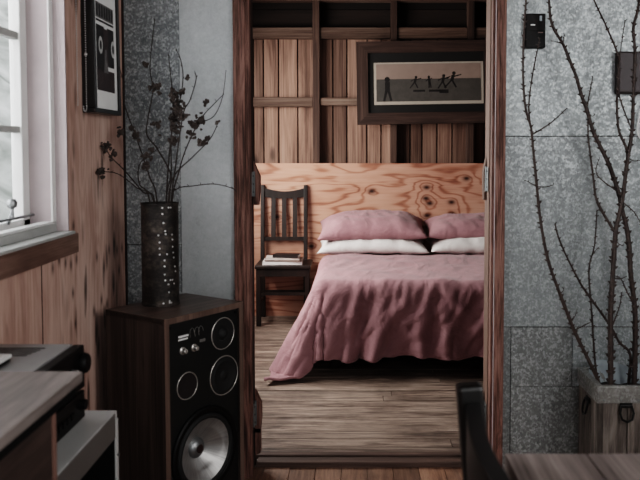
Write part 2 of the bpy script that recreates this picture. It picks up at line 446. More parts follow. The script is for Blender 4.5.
# window: jamb lining in two steps, sash, glass, stay
win = thing('window_1', None, None, (XL, WY1, WZ0)); tag(win, kind='structure')
def wpart(mb, name, m, parent=win, **k):
    o = mb.build(name, m, parent, **k); o.data.transform(Matrix.Translation((-XL, -WY1, -WZ0))); return o
XA, XB = XL-.040, XL-.110
mb = MB()
mb.box((XA, WY1-.004, WZ0), (XL+.001, WY1+.002, WZ1)); mb.box((XA, WY0-.002, WZ0), (XL+.001, WY0+.004, WZ1)); mb.box((XA, WY0, WZ1-.004), (XL+.001, WY1, WZ1+.001))
wpart(mb, 'jamb_lining', M['lilac_paint'])
mb = MB()   # bright stop bead at the step and the frame behind it
mb.box((XB, WY1-.03, WZ0), (XA, WY1, WZ1)); mb.box((XB, WY0, WZ0), (XA, WY0+.03, WZ1)); mb.box((XB, WY0, WZ1-.03), (XA, WY1, WZ1)); mb.box((XB, WY0, WZ0), (XA, WY1, WZ0+.012))
wpart(mb, 'window_frame', M['lilac_paint'])
mb = MB()
mb.box((XA-.002, WY1-.031, WZ0+.02), (XA+.004, WY1-.002, WZ1-.01), 0, .002)
mb.box((XA-.03, WY0+.03, WZ0+.026), (XA+.004, WY1-.003, WZ0+.034), 0, .002)
wpart(mb, 'bead', M['sash'])
mb = MB(); sx0, sx1 = XB-.03, XB+.004
mb.box((sx0, WY1-.078, WZ0), (sx1, WY1-.03, WZ1), 0, .003); mb.box((sx0, WY0+.03, WZ0), (sx1, WY0+.078, WZ1), 0, .003)
mb.box((sx0, WY0+.03, WZ0), (sx1, WY1-.03, WZ0+.045), 0, .003); mb.box((sx0, WY0+.03, WZ1-.06), (sx1, WY1-.03, WZ1-.03), 0, .003)
mb.box((sx0, 1.72, WZ0), (sx1, 1.76, WZ1), 0, .003)
sash = wpart(mb, 'sash', M['sash'])
mb = MB(); mb.box((sx0+.004, WY0+.07, 1.632), (sx1-.006, WY1-.07, 1.655), 0, .003); mb.box((sx0+.004, WY0+.07, 1.352), (sx1-.006, WY1-.07, 1.372), 0, .003); wpart(mb, 'muntin', M['sill_paint'], sash)
g = N('window glass', .02, 0, .5); g.b.inputs['Transmission Weight'].default_value = 1.; g.b.inputs['IOR'].default_value = 1.02; g.b.inputs['Base Color'].default_value = (.97, .98, .98, 1)
mb = MB(); mb.box((sx0+.012, WY0+.06, WZ0+.03), (sx0+.015, WY1-.06, WZ1-.04)); wpart(mb, 'pane', g.m, sash)
mb = MB(); mb.box((sx1+.012, 2.08, WZ0+.052), (sx1+.02, 2.40, WZ0+.06), 0, .002); mb.tube([(sx1, 2.255, WZ0+.04), (sx1+.014, 2.255, WZ0+.075)], .006, 10)
mb.lathe([(0, 0), (.006, 0), (.005, .03), (.013, .036), (.015, .048), (.010, .058), (0, .06)], Matrix.Translation((sx1+.014, 2.255, WZ0+.055)), 14)
wpart(mb, 'window_stay', M['steel'], sash, auto=40)
mb = MB(); mb.box((XA-.0, WY0-.03, WZ0-.008), (XL+.021, WY1+.004, WZ0+.001), 0, .002); wpart(mb, 'window_sill', M['sill_paint'])
mb = MB(); mb.box((XA-.03, WY0+.004, WZ0), (XA+.006, WY1-.004, WZ0+.026), 0, .003); wpart(mb, 'bottom_rail', M['sill_paint'])
mb = MB(); mb.box((XL, WY0-.05, .975), (XL+.02, WY1+.035, WZ0-.008), .3, .003); wpart(mb, 'apron', M['apron'])
mb = MB(); mb.box((XL, WY1, WZ0), (XL+.001, WY1+.003, WZ1), 0); wpart(mb, 'gap', M['black_matte'])

# bedroom shell
mb = MB()
us = [254, 264, 279, 298, 316, 333, 347, 367, 381, 396, 410, 422, 437, 452, 468, 484, 500]
xs = [(u-356)/780*YB for u in us]
x = xs[0]; pre = []
while x > BXL: x -= rnd.uniform(.1, .15); pre.append(x)
xs = pre[::-1]+xs; x = xs[-1]
while x < BXR: x += rnd.uniform(.1, .15); xs.append(x)
tone = {264: .7, 279: .75, 298: .55, 333: .15, 347: .6, 316: .35, 254: .35}
for a, b in zip(xs, xs[1:]):
    u = round(a/YB*780+356); r = tone.get(u, rnd.random()*.8)
    mb.box((a+.005, YB+rnd.uniform(.0, .006), 0), (b-.005, YB+.03, 2.25), r, .002)
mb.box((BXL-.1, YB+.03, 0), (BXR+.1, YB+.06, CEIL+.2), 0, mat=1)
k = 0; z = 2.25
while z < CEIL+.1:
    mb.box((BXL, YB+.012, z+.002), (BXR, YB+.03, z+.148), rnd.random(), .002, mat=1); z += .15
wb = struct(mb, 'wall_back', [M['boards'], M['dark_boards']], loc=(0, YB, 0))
t = 4
def trim(mb, m):
    global t
    struct(mb, 'trim_%d' % t, m); t += 1
for x0, x1 in ((-.337, -.282), (.270, .318), (.865, .918), (1.46, 1.51), (-.95, -.9)):
    mb = MB(); mb.box((x0, YB-.085, 1.2), (x1, YB-.001, CEIL), rnd.random(), .003); trim(mb, M['stud'])
def nog(x0, x1, z0, z1):
    mb = MB(); mb.box((x0, YB-.07, z0), (x1, YB-.001, z1), rnd.random(), .004); trim(mb, M['nog'])
edges = [-1.5, -.95, None]
for a, b in ((-1.1, -.951), (-.899, -.338), (-.281, .269), (.319, .864), (.919, 1.459)):
    nog(a, b, 2.165, 2.25)
nog(-.899, -.338, 1.638, 1.712); nog(-.281, .269, 1.648, 1.708); nog(.919, 1.459, 1.64, 1.71)
mb = MB(); mb.box((BXL, YB-.1, 2.45), (BXR, YB-.0, 2.53), .4, .004); trim(mb, M['nog'])
mb = MB(); mb.box((BXL, YB-.104, .0), (BXR, YB-.088, 1.198), 0, .001); struct(mb, 'wall_lining', M['ply'], loc=(.27, YB-.1, 0))
mb = MB()
BW0, BW1, BZ0, BZ1 = 3.8, 5.65, .85, 2.05
mb.box((BXL-.1, YP+PT, 0), (BXL, BW0, CEIL)); mb.box((BXL-.1, BW1, 0), (BXL, YB+.1, CEIL)); mb.box((BXL-.1, BW0, 0), (BXL, BW1, BZ0)); mb.box((BXL-.1, BW0, BZ1), (BXL, BW1, CEIL))
struct(mb, 'wall_left.001', M['boards'])
mb = MB(); mb.box((BXR, YP+PT, 0), (BXR+.1, YB+.1, CEIL)); struct(mb, 'wall_right.001', M['stud'])
mb = MB(); mb.box((BXL-.1, YP+.0, CEIL), (BXR+.1, YB+.1, CEIL+.06)); struct(mb, 'ceiling.001', M['ceil'])
mb = MB(); mb.box((XL-WD, -1.4, CEIL), (XR+.1, YP-.001, CEIL+.06)); struct(mb, 'ceiling', M['ceil'])
mb = MB(); mb.box((XR, -1.4, 0), (XR+.1, YP, CEIL)); struct(mb, 'wall_right', M['galv_mid'])
# outdoors seen through the window: pale ground rising to a hedge bank
mb = MB()
def bank(a, b):
    x = -1.6-a*9; y = -3+b*26
    return Vector((x, y, -.5+9*max(0, a-.15)**1.2+.9*noise.noise(Vector((x*.5, y*.5, 0)))*a))
mb.grid(bank, 20, 40)
hb = N('pale grass bank', .9); f = hb.noise(hb.mapping(hb.obj(), (1, .45, 1)), 1.1, 5, .6, .8); hb.color(hb.ramp(f, [(.3, '#9a9f98'), (.5, '#d6d8d4'), (.65, '#f4f4f2')]))
struct(mb, 'ground', hb.m, smooth=True, loc=(0, 0, 0))

exec_parts = True
# ---------------------------------------------------------------- bed
bed = thing('bed', 'low double bed base and mattress under the mauve duvet', 'bed', (.49, 5.22, 0))
BX0, BX1, BY0, BY1, BZT = -.25, 1.22, 4.42, 6.05, .528
def lp(mb, name, m, root, **k):
    """part given in world metres under an unrotated thing"""
    p = root; off = Vector((0, 0, 0))
    while p is not None: off += Vector(p.location); p = p.parent
    o = mb.build(name, m, root, **k); o.data.transform(Matrix.Translation(-off)); return o
M['bed_wood'] = wood('dark bed timber', [(.3, '#15100e'), (.7, '#3a2a24')], 'Y', .8, 16, .6, .4, 0, .1, .3)
M['mattress'] = plain('off-white ticking', '#b9b2ac', .9, 0, .08, 60, bump=.2)
mb = MB()
mb.box((BX0+.05, BY0+.10, .19), (BX1-.05, BY0+.13, .30), 0, .004); mb.box((BX0+.05, BY1-.03, .19), (BX1-.05, BY1, .30), 0, .004)
mb.box((BX0+.05, BY0+.13, .19), (BX0+.08, BY1-.03, .30), 0, .004); mb.box((BX1-.08, BY0+.13, .19), (BX1-.05, BY1-.03, .30), 0, .004)
for k in range(9): mb.box((BX0+.08, BY0+.2+k*.17, .27), (BX1-.08, BY0+.29+k*.17, .29), 0)
lp(mb, 'bed_frame', M['bed_wood'], bed)
for lx in (BX0+.1, BX1-.16):
    for ly in (BY0+.2, BY1-.12):
        mb = MB(); mb.box((lx, ly, 0), (lx+.06, ly+.06, .2), 0, .004); lp(mb, 'leg', M['bed_wood'], bed)
mb = MB(); mb.box((BX0+.01, BY0+.03, .30), (BX1-.01, BY1, BZT-.035), 0, .05); lp(mb, 'mattress', M['mattress'], bed, smooth=True)

def linen(name, c, dark, wr=.35):
    n = N(name, .85, 0, .15); co = n.obj()
    n.b.inputs['Sheen Weight'].default_value = .15
    w1 = n.noise(n.mapping(co, (5, 2.5, 5)), 1.6, 5, .6, 1.2)
    w2 = n.noise(co, 45, 4, .7, .6)
    wv = n.noise(co, 400, 2, .5)
    n.color(n.ramp(n.math('ADD', n.math('MULTIPLY', w1, .6), n.math('MULTIPLY', wv, .4)), [(.3, dark), (.65, c)]))
    h = n.math('ADD', n.math('MULTIPLY', w1, 1.), n.math('MULTIPLY', w2, .16))
    n.bump(h, wr, .02); return n.m
M['mauve'] = linen('mauve linen', '#b08084', '#93666c', .55)
M['white_linen'] = linen('white linen', '#e6e1dd', '#cfc9c6')

def sm(a, b, x):
    t = max(0., min(1., (x-a)/(b-a))); return t*t*(3-2*t)
OVL, OVR, OVF = .53, .5, .385
DW = BX1-BX0; DYT = 5.66
FOLDS = [(.06, .035, .9), (.17, .022, 1.1), (.25, .03, -.8), (.36, .03, 1.), (.47, .05, -.7), (.60, .028, .9), (.70, .04, -.6), (.80, .03, .9), (.93, .05, -.7), (1.05, .03, .9), (1.2, .05, .8)]
CFOLDS = [(.30, .06, .5), (.47, .03, -.9), (.57, .03, 1.), (.66, .03, -.5)]
def duvet(i, j):
    a = -OVL+i*(DW+OVL+OVR); b = j*(DYT-BY0+OVF)
    r = .07
    uo = max(0., r-a) ; uo2 = max(0., a-(DW-r)); vo = max(0., b-(DYT-BY0-r))
    sx = -1 if uo > 0 else 1; ux = uo if uo > 0 else uo2
    d = math.hypot(ux, vo)
    x = BX0+min(max(a, r), DW-r); y = DYT-min(b, DYT-BY0-r); z = BZT
    # soft loft on top
    top = Vector((x, y, 0))
    z += .014*noise.noise(Vector((a*2.2, b*2.2, 3)))+.007*noise.noise(Vector((a*6, b*5, 9)))+.004*(1-3*abs(noise.noise(Vector((a*9+b*3, b*4, 5)))))
    z += .012*sm(.0, .1, b)-.006
    if d > 1e-6:
        dx, dy = sx*ux/d, -vo/d
        side = ux/d; front = vo/d
        fl = (.18+.36*sm(.3, 1.25, b))*side**1.2*(1 if sx < 0 else .5)+.06*front
        if d < r*math.pi/2: h = r*math.sin(d/r); dr = r*(1-math.cos(d/r))
        else:
            e = d-r*math.pi/2; nrm = math.sqrt(1+fl*fl)
            h = r+e*fl/nrm; dr = r+e/nrm
        # hanging folds, growing to the hem
        g = sm(.08, .5, d)
        s = a if ux == 0 else (b*1.1 if vo == 0 else math.atan2(vo, ux)*.42)
        w_ = s+.10*noise.noise(Vector((s*3, dr*2.5, 8)))+.16*(dr-.3)*math.sin(5*s+.7)
        cr = 0
        for k_, (c_, wd, am) in enumerate(FOLDS if ux == 0 else CFOLDS):
            q = (w_-c_)/wd; cr += am*math.exp(-q*q)
        fold = cr+.5*noise.noise(Vector((s*8, dr*2.2, 4.2)))
        h += g*(.042*front+.010*side)*fold
        cw = s*1.0+dr*.55; cl = dr*1.0-s*.3   # slanting creases
        h += .030*(max(0, 1-3.2*abs(noise.noise(Vector((cw*6.5, cl*1.5, 7)))))-.3)*sm(.04, .2, d)*(.04+.96*front**2)
        h += .013*(max(0, 1-3.2*abs(noise.noise(Vector((cw*14, cl*4-s*3, 1)))))-.3)*sm(.0, .12, d)*(.04+.96*front**2)
        h += (.0005+.0095*front**2)*(1-abs(noise.noise(Vector((a*7+dr*4, b*5-dr*6, 2))))*3)*sm(.05, .3, d)*.6
        x += dx*h; y += dy*h; z -= dr
        z += .010*g*math.sin(11*s+2)*front
    zf = .012+.012*(noise.noise(Vector((x*8, y*8, 0)))+1)
    if z < zf:
        over = zf-z; z = zf+.004*math.sin(over*60)
        if d > 1e-6: x += dx*over*.35; y += dy*over*.35
    return Vector((x, y, z))
mb = MB(); mb.grid(duvet, 190, 130)
dv = mb.build('duvet', M['mauve'], smooth=True, label='rumpled mauve linen duvet draped over the bed to the floor', cat='duvet')
md = dv.modifiers.new('thickness', 'SOLIDIFY'); md.thickness = .014; md.offset = 1

def pillow(name, cx, cy, cz, w, l, h, tilt, mat, label, grp, seed, roll=0, crush=.0):
    mb = MB(); nu, nv = 44, 30
    for sgn in (1, -1):
        def fn(i, j):
            u = 2*i-1; v = 2*j-1
            px = w/2*u*(1-.07*(1-abs(u)**2)*0-.06*(1-v*v)*abs(u)**3)*1.0
            py = l/2*v*(1-.08*(1-u*u)*abs(v)**3)
            e = max(0, (1-abs(u)**3.2))*max(0, (1-abs(v)**2.6))
            t = h/2*e**.55
            nz = noise.noise(Vector((u*2.2+seed, v*2.2, sgn)))*.10+noise.noise(Vector((u*5+seed, v*4, sgn)))*.05
            # creases that run in from the seam
            cr = math.sin(u*17+seed+3*v)*.05*(abs(v)**2)
            pz = sgn*t*(1+nz+cr)*(1 if sgn > 0 else .72)
            pz += .006*(1-3*abs(noise.noise(Vector((u*4.1+2*v+seed, v*2.0-u, 6)))))*e**.4*(1 if sgn > 0 else -1)
            pz -= crush*abs(u)**3*h
            return Vector((px, py, pz))
        mb.grid(fn, nu, nv)
    bmesh.ops.remove_doubles(mb.bm, verts=mb.bm.verts, dist=.0006)
    if crush is not None:   # flat hem round the edge
        pass
    o = mb.build(name, mat, smooth=True, loc=(0, 0, 0), label=label, cat='pillow', group=grp)
    o.location = (cx, cy, cz); o.rotation_euler = (tilt, roll, 0)
    return o
GP = 'pillows stacked at the head of the bed'
pillow('pillow', .125, 5.79, .606, .81, .52, .17, R(3), M['white_linen'], 'white pillow under the large mauve pillow beside the wooden chair', GP, 1.3, 0, .16)
pillow('pillow', .915, 5.79, .606, .76, .52, .17, R(3), M['white_linen'], 'white pillow under the flatter mauve pillow, cut off by the door frame', GP, 4.1, 0, .1)
pillow('pillow', .12, 5.80, .73, .80, .50, .205, R(10), M['mauve'], 'plump mauve pillow nearer the wooden chair, on a white pillow', GP, 7.7, R(-1), .10)
pillow('pillow', .90, 5.83, .716, .77, .48, .185, R(8), M['mauve'], 'flatter mauve pillow on the bed, farther from the chair', GP, 2.9, 0, .05)

# ---------------------------------------------------------------- bedroom chair
M['chair_wood'] = wood('dark chair wood', [(.3, '#100a08'), (.7, '#33241e')], 'Z', 1.2, 22, .45, .4, 0, .1, .2, .4)
ch = thing('dining_chair', 'dark wooden slat-back chair with magazines on its seat by the bed', 'chair', (-.53, 5.86, 0))
cxl, cxr, cyf, cyb, sz = -.735, -.345, 5.70, 6.0, .455
bxl, bxr = -.738, -.375
W = M['chair_wood']
mb = MB(); mb.box((cxl-.01, cyf-.015, sz-.03), (cxr+.01, cyb+.02, sz), 0, .008); lp(mb, 'seat', W, ch)
mb = MB(); mb.box((cxl+.02, cyf, sz-.085), (cxr-.02, cyf+.02, sz-.03)); mb.box((cxl+.02, cyb-.02, sz-.085), (cxr-.02, cyb, sz-.03)); mb.box((cxl+.005, cyf+.02, sz-.085), (cxl+.025, cyb-.02, sz-.03)); mb.box((cxr-.025, cyf+.02, sz-.085), (cxr-.005, cyb-.02, sz-.03)); lp(mb, 'apron', W, ch)
for x in (cxl+.015, cxr-.015):
    mb = MB(); mb.bar((x, cyf+.018, 0), (x, cyf+.018, sz-.03), .034, .034, (0, 1, 0), 0, .004); lp(mb, 'leg', W, ch)
    xb = bxl+.015 if x < -.5 else bxr-.015
    mb = MB(); mb.bar((xb, cyb+.035, 0), (xb, cyb, sz), .034, .034, (0, 1, 0), 0, .004); mb.bar((xb, cyb, sz-.005), (xb, cyb+.05, 1.03), .03, .036, (0, 1, 0), 0, .004); lp(mb, 'leg', W, ch)
    mb = MB(); mb.bar((x, cyf+.02, .17), (x, cyb+.02, .17), .02, .024); lp(mb, 'stretcher', W, ch)
mb = MB(); mb.bar((cxl+.02, cyf+.018, .24), (cxr-.02, cyf+.018, .24), .02, .022); lp(mb, 'stretcher', W, ch)
mb = MB(); mb.bar((cxl+.02, cyb+.024, .2), (cxr-.02, cyb+.024, .2), .02, .022); lp(mb, 'stretcher', W, ch)
# dipped crest rail
mb = MB(); n = 14; top = []; bot = []
for k in range(n+1):
    q = k/n; x = bxl+.01+(bxr-bxl-.02)*q; dip = .03*math.sin(math.pi*q)
    top.append((x, 1.01-dip)); bot.append((x, .94-dip*.5))
mb.prism(top+bot[::-1], Matrix(((1, 0, 0, 0), (0, 0, 1, cyb+.035), (0, 1, 0, 0), (0, 0, 0, 1))), .022); lp(mb, 'crest_rail', W, ch)
mb = MB(); mb.bar((bxl+.02, cyb+.015, .615), (bxr-.02, cyb+.015, .615), .02, .03, (0, 0, 1)); lp(mb, 'back_rail', W, ch)
for q in (.27, .5, .73):
    x = bxl+(bxr-bxl)*q
    mb = MB(); mb.bar((x, cyb+.015, .62), (x, cyb+.043, .95), .036, .012, (0, 1, 0), 0, .002); lp(mb, 'slat', W, ch)
# reading matter
GM = 'magazines and books stacked on the bedroom chair'
M['page'] = plain('paper pages', '#d6d0ca', .8, 0, .08, 80)
M['cover_pale'] = plain('pale cover', '#c7b9b0', .5, 0, .15, 14)
M['cover_white'] = plain('white cover', '#dcd6d2', .45, 0, .08, 14)
M['cover_dark'] = plain('dark cover', '#241a19', .45, 0, .2, 14)
M['cover_brown'] = plain('brown cover', '#80675c', .5, 0, .2, 14)
def booklet(name, cx, cy, z, w, l, h, rz, cover, label):
    t_ = thing(name, label, 'book' if name == 'book' else 'magazine', (cx, cy, z), (0, 0, rz), GM)
    mb = MB(); mb.box((-w/2, -l/2, 0), (w/2, l/2, .0015)); mb.box((-w/2, -l/2, h-.0015), (w/2, l/2, h)); mb.box((-w/2, -l/2, 0), (w/2, -l/2+.002, h)); mb.build('cover', cover, t_)
    mb = MB(); mb.box((-w/2+.003, -l/2+.002, .0015), (w/2-.003, l/2-.003, h-.0015)); mb.build('pages', M['page'], t_)
booklet('magazine', -.545, 5.79, .4555, .29, .18, .024, R(2), M['cover_white'], 'thick white magazine, bottom of the stack on the chair')
booklet('magazine', -.535, 5.80, .480, .265, .20, .010, R(-4), M['cover_brown'], 'thin brown magazine, second from the bottom on the chair')
booklet('book', -.545, 5.79, .4905, .25, .17, .016, R(3), M['cover_pale'], 'pale book lying just under the dark top book')
booklet('book', -.515, 5.77, .507, .19, .12, .020, R(-6), M['cover_dark'], 'small dark book on top of the stack on the chair')

# ---------------------------------------------------------------- framed print on the bedroom wall
pic = thing('framed_picture', 'wide dark print in a rustic wooden frame on the bedroom wall', 'picture', (.54, YB-.12, 1.82), (R(-2.2), R(-.9), 0))
M['rustic'] = wood('rustic frame', [(.3, '#1d1310'), (.5, '#412e27'), (.7, '#5b443b')], 'X', 1.2, 26, .7, .4, .3, .15, .4)
M['rustic_v'] = wood('rustic frame stile', [(.3, '#1d1310'), (.5, '#412e27'), (.7, '#5b443b')], 'Z', 1.2, 26, .7, .4, .3, .15, .4)
hw, hh, fw = .535, .318, .088
FM = Matrix(((1, 0, 0, 0), (0, 0, 1, -.03), (0, 1, 0, 0), (0, 0, 0, 1)))
for poly, m in (([(-hw, hh), (hw, hh), (hw-fw, hh-fw), (-hw+fw, hh-fw)], 'rustic'), ([(-hw, -hh), (-hw+fw, -hh+fw), (hw-fw, -hh+fw), (hw, -hh)], 'rustic'),
                ([(-hw, hh-.0005), (-hw+fw-.0005, hh-fw), (-hw+fw-.0005, -hh+fw), (-hw, -hh+.0005)], 'rustic_v'), ([(hw, hh-.0005), (hw, -hh+.0005), (hw-fw+.0005, -hh+fw), (hw-fw+.0005, hh-fw)], 'rustic_v')):
    mb = MB(); mb.prism(poly, FM, .035, r=rnd.random()); mb.build('frame', M[m], pic)
mb = MB(); mb.box((-hw+fw-.006, -.012, -hh+fw-.006), (hw-fw+.006, .0, hh-fw+.006)); mb.build('mat_board', plain('dark mat', '#15110f', .6, 0, .2), pic)
px0, px1, pz0, pz1 = -.402, .440, -.168, .156
mb = MB(); mb.box((px0, -.016, pz0), (px1, -.0121, pz1)); pr = mb.build('print', plain('cream print border', '#a89c8e', .6, 0, .06), pic)
mb = MB(); mb.box((px0+.018, -.0175, pz0+.195), (px1-.02, -.016, pz1-.012)); mb.build('sky', plain('dusky printed sky', '#8c7569', .6, 0, .1, 8), pr)
mb = MB(); mb.box((px0+.018, -.0175, pz0+.024), (px1-.02, -.016, pz0+.196)); mb.build('field', plain('dark printed field', '#48433e', .6, 0, .15, 20), pr)
ink = plain('printed ink', '#17110f', .6)
def fig(cx, cz, h, pose, name='printed_figure'):
    mb = MB(); Mx = Matrix(((1, 0, 0, cx), (0, 0, -1, -.0176), (0, 1, 0, cz), (0, 0, 0, 1)))
    def q(pts): mb.prism([(a*h, b*h) for a, b in pts], Mx, .0008)
    hd = [(.11*math.cos(k*.785)+pose*.5, .9+.11*math.sin(k*.785)) for k in range(8)]; q(hd)
    q([(-.09+pose*.35, .8), (.10+pose*.35, .8), (.10, .42), (-.09, .42)])
    q([(-.09, .44), (.02, .44), (-.10-pose, 0), (-.18-pose, .02)]); q([(.0, .44), (.10, .44), (.2+pose*.4, .05), (.12+pose*.4, .0)])
    if pose: q([(.08+pose*.3, .74), (.3+pose, .85), (.3+pose, .78), (.08+pose*.3, .66)]); q([(-.09+pose*.3, .76), (-.32, .6), (-.30, .54), (-.09, .66)])
    mb.build(name, ink, pr)
fig(-.30, -.145, .19, .0); fig(-.09, -.045, .095, .25); fig(.025, -.045, .095, -.1); fig(.125, -.05, .11, .18); fig(.195, -.045, .125, .3)
mb = MB()
for cx, w in ((-.1, .09), (.02, .12), (.1, .07)):
    mb.box((cx, -.0178, -.065-.02*rnd.random()), (cx+w, -.0175, -.057))
mb.build('printed_shadow', ink, pr)

# ---------------------------------------------------------------- poster on the left wall
M['black_frame'] = plain('black frame', '#0b0a0a', .35, 0, .2)
ps = thing('framed_poster', 'black framed portrait print with ringed eyes, hung beside the window', 'picture', (XL+.001, 2.73, 1.425), (0, R(-.6), 0))
# local: x out of the wall, y along it, z up
y0, y1, z0, z1, fw = -.14, .14, .0, .48, .016
for a, b in (((0, y0, z0), (.045, y1, z0+fw)), ((0, y0, z1-fw), (.045, y1, z1)), ((0, y0, z0+fw), (.045, y0+fw, z1-fw)), ((0, y1-fw, z0+fw), (.045, y1, z1-fw))):
    mb = MB(); mb.box(a, b, 0, .002); mb.build('frame', M['black_frame'], ps)
mb = MB(); mb.box((.030, y0+fw-.003, z0+fw-.003), (.036, y1-fw+.003, z1-fw+.003)); sh = mb.build('sheet', plain('poster paper', '#f0f0ee', .6, 0, .06, 6), ps)
dk = plain('poster dark ink', '#242022', .6, 0, .5, 40); md_ = plain('poster maroon ink', '#3f3233', .6, 0, .4, 40); lt = plain('poster grey ink', '#6d6a6a', .6, 0, .3, 50); whi = plain('poster white ink', '#c4c4c2', .6)
py0, py1, pz0, pz1 = y0+fw+.030, y1-fw-.030, z0+fw+.062, z1-fw-.095
PW, PH = py1-py0, pz1-pz0
def pq(name, a, b, c, d, m, lay=1):
    mb = MB(); mb.box((.0361, py0+a*PW, pz0+b*PH), (.0361+.0004*lay, py0+c*PW, pz0+d*PH)); mb.build(name, m, sh)
pq('heading', 0, .84, 1, 1.02, lt)
for k in range(7): pq('heading_letter', .03+k*.14, .86, .03+k*.14+.085, 1.0, dk, 2)
pq('rule', 0, .80, 1, .825, dk)
pq('printed_block', 0, .24, .44, .76, dk); pq('printed_block', .62, .3, 1, .76, dk); pq('printed_block', .40, .30, .66, .74, md_, 2); pq('printed_block', 0, 0, 1, .25, md_)
for cy_ in (.22, .93):
    mb = MB(); Mx = Matrix(((0, 0, 1, .0370), (1, 0, 0, py0+cy_*PW), (0, 1, 0, pz0+.53*PH), (0, 0, 0, 1)))
    mb.prism([(0.021*math.cos(k*math.pi/12), .030*math.sin(k*math.pi/12)) for k in range(24)], Mx, .0006); e = mb.build('eye', whi, sh)
    mb = MB(); Mx2 = Mx.copy(); Mx2.translation.x += .0004
    mb.prism([(.010*math.cos(k*math.pi/8), .016*math.sin(k*math.pi/8)) for k in range(16)], Mx2, .0006); mb.build('pupil', dk, sh)
mb = MB(); Mx = Matrix(((0, 0, 1, .0370), (1, 0, 0, py0+.5*PW), (0, 1, 0, pz0+.22*PH), (0, 0, 0, 1))); mb.prism([(-.024, 0), (.024, 0), (.006, .08), (-.006, .08)], Mx, .0006); mb.build('nose', lt, sh)
# bead chain of the blind, a loop hanging on the wall
mb = MB()
def strand(yc, ztop, zbot, step):
    z = ztop
    while z > zbot:
        mb.blob((XL+.03-.018*(yc < 2.53), yc, z), .0026, 1, 0); z -= step
strand(2.545, 2.3, 1.44, .0075); strand(2.515, 2.3, 1.44, .0075)
for k in range(8):
    a = math.pi*k/7; mb.blob((XL+.03, 2.53-.015*math.cos(a), 1.44-.015*math.sin(a)), .0026, 1, 0)
mb.blob((XL+.03, 2.545, 1.61), .0055, 2, 0)
mb.box((XL+.0, 2.495, 2.3), (XL+.035, 2.54, 2.33), 0, .003)
mb.build('bead_chain', M['white_metal'], smooth=True, label='thin metal bead chain of the blind hanging beside the black poster frame', cat='chain')

# ---------------------------------------------------------------- loudspeaker
SPX, SPY, SPH, SW, SD, TH = -.612, 2.462, .76, .366, .29, R(55.5)
sp = thing('loudspeaker', 'old walnut floor speaker with silver woofer cone beside the doorway', 'speaker', (SPX, SPY, 0), (0, 0, TH))
M['walnut'] = wood('walnut veneer', [(.32, '#15100f'), (.48, '#3b2f2a'), (.7, '#66564e')], 'Z', .9, 34, .5, .45, 0, .1, .1)
M['walnut_lit_top'] = wood('walnut veneer lit top', [(.32, '#2e231f'), (.5, '#5f4c43'), (.72, '#877268')], 'X', .9, 30, .35, .45, 0, .1, .1)  # lighter copy of the veneer: light on the top put into colour
tk = .02
mb = MB(); mb.box((0, 0, 0), (tk, SD, SPH-.0005), 0, .001); mb.box((SW-tk, 0, 0), (SW, SD, SPH-.0005), 0, .001); mb.box((tk, SD-.012, .02), (SW-tk, SD, SPH-tk)); mb.box((tk, .0, 0), (SW-tk, SD, .02))
cab = mb.build('cabinet', M['walnut'], sp)
mb = MB(); mb.box((0, 0, SPH-tk), (SW, SD, SPH), 0, .001); mb.build('top_panel', M['walnut_lit_top'], sp)
mb = MB(); e_ = -.0012
mb.box((0, e_, 0), (tk, -.0001, SPH)); mb.box((SW-tk, e_, 0), (SW, -.0001, SPH)); mb.box((tk, e_, SPH-tk), (SW-tk, -.0001, SPH)); mb.box((tk, e_, 0), (SW-tk, -.0001, tk)); mb.build('lit_front_edge', wood('lit walnut edging', [(.3, '#4d3930'), (.7, '#92776a')], 'Z', 1, 30, .45), sp)  # pale strips added; light on the front edges put into their colour
M['baffle'] = plain('black baffle', '#0d0e0d', .55, 0, .2, 60)
WXc, WZc, WH = .182, .275, .128
def baffle():
    mb = MB(); x0, x1, z0, z1 = tk, SW-tk, .02, SPH-tk
    an = sorted([2*math.pi*k/72 for k in range(72)]+[math.atan2(z-WZc, x-WXc) % (2*math.pi) for x in (x0, x1) for z in (z0, z1)])
    a_ = []; b_ = []
    for q in an:
        c, s_ = math.cos(q), math.sin(q); t_ = 9
        if c > 1e-9: t_ = min(t_, (x1-WXc)/c)
        if c < -1e-9: t_ = min(t_, (x0-WXc)/c)
        if s_ > 1e-9: t_ = min(t_, (z1-WZc)/s_)
        if s_ < -1e-9: t_ = min(t_, (z0-WZc)/s_)
        a_.append(mb.bm.verts.new((WXc+WH*c, .010, WZc+WH*s_))); b_.append(mb.bm.verts.new((WXc+t_*c, .010, WZc+t_*s_)))
    n_ = len(an); mb.tagf([mb.bm.faces.new((a_[k], a_[(k+1) % n_], b_[(k+1) % n_], b_[k])) for k in range(n_)])
    return mb
baffle().build('baffle', M['baffle'], sp)
FB = Matrix(((1, 0, 0, 0), (0, 0, -1, .010), (0, 1, 0, 0), (0, 0, 0, 1)))   # local z points out of the front
M['ring'] = plain('bright trim ring', '#c9c3bd', .3, .7, .05)
M['cone_black'] = plain('black paper cone', '#151414', .7, 0, .2, 60)
M['port'] = plain('dark red-brown port', '#1d1110', .8)
def ringd(name, x, z, r, cone):
    mb = MB(); mb.lathe([(r-.0022, .0), (r-.0018, .002), (r, .003), (r+.0012, .002), (r+.0018, 0)], FB @ Matrix.Translation((x, z, 0)), 56); o = mb.build(name, M['ring'], sp, smooth=True)
    mb = MB(); mb.lathe(cone, FB @ Matrix.Translation((x, z, 0)), 48); mb.build('cone' if name != 'port' else 'mouth', M['port'] if name == 'port' else M['cone_black'], o, auto=35)
    return o
K = .757
ringd('tweeter', .274, .661, .055, [(.052, .002), (.04, .004), (.022, .001), (.018, .006), (.010, .013), (0, .015)])
ringd('midrange', .278, .512, .068, [(.064, .003), (.052, .006), (.046, .003), (.018, .0006), (.014, .003), (0, .007)])
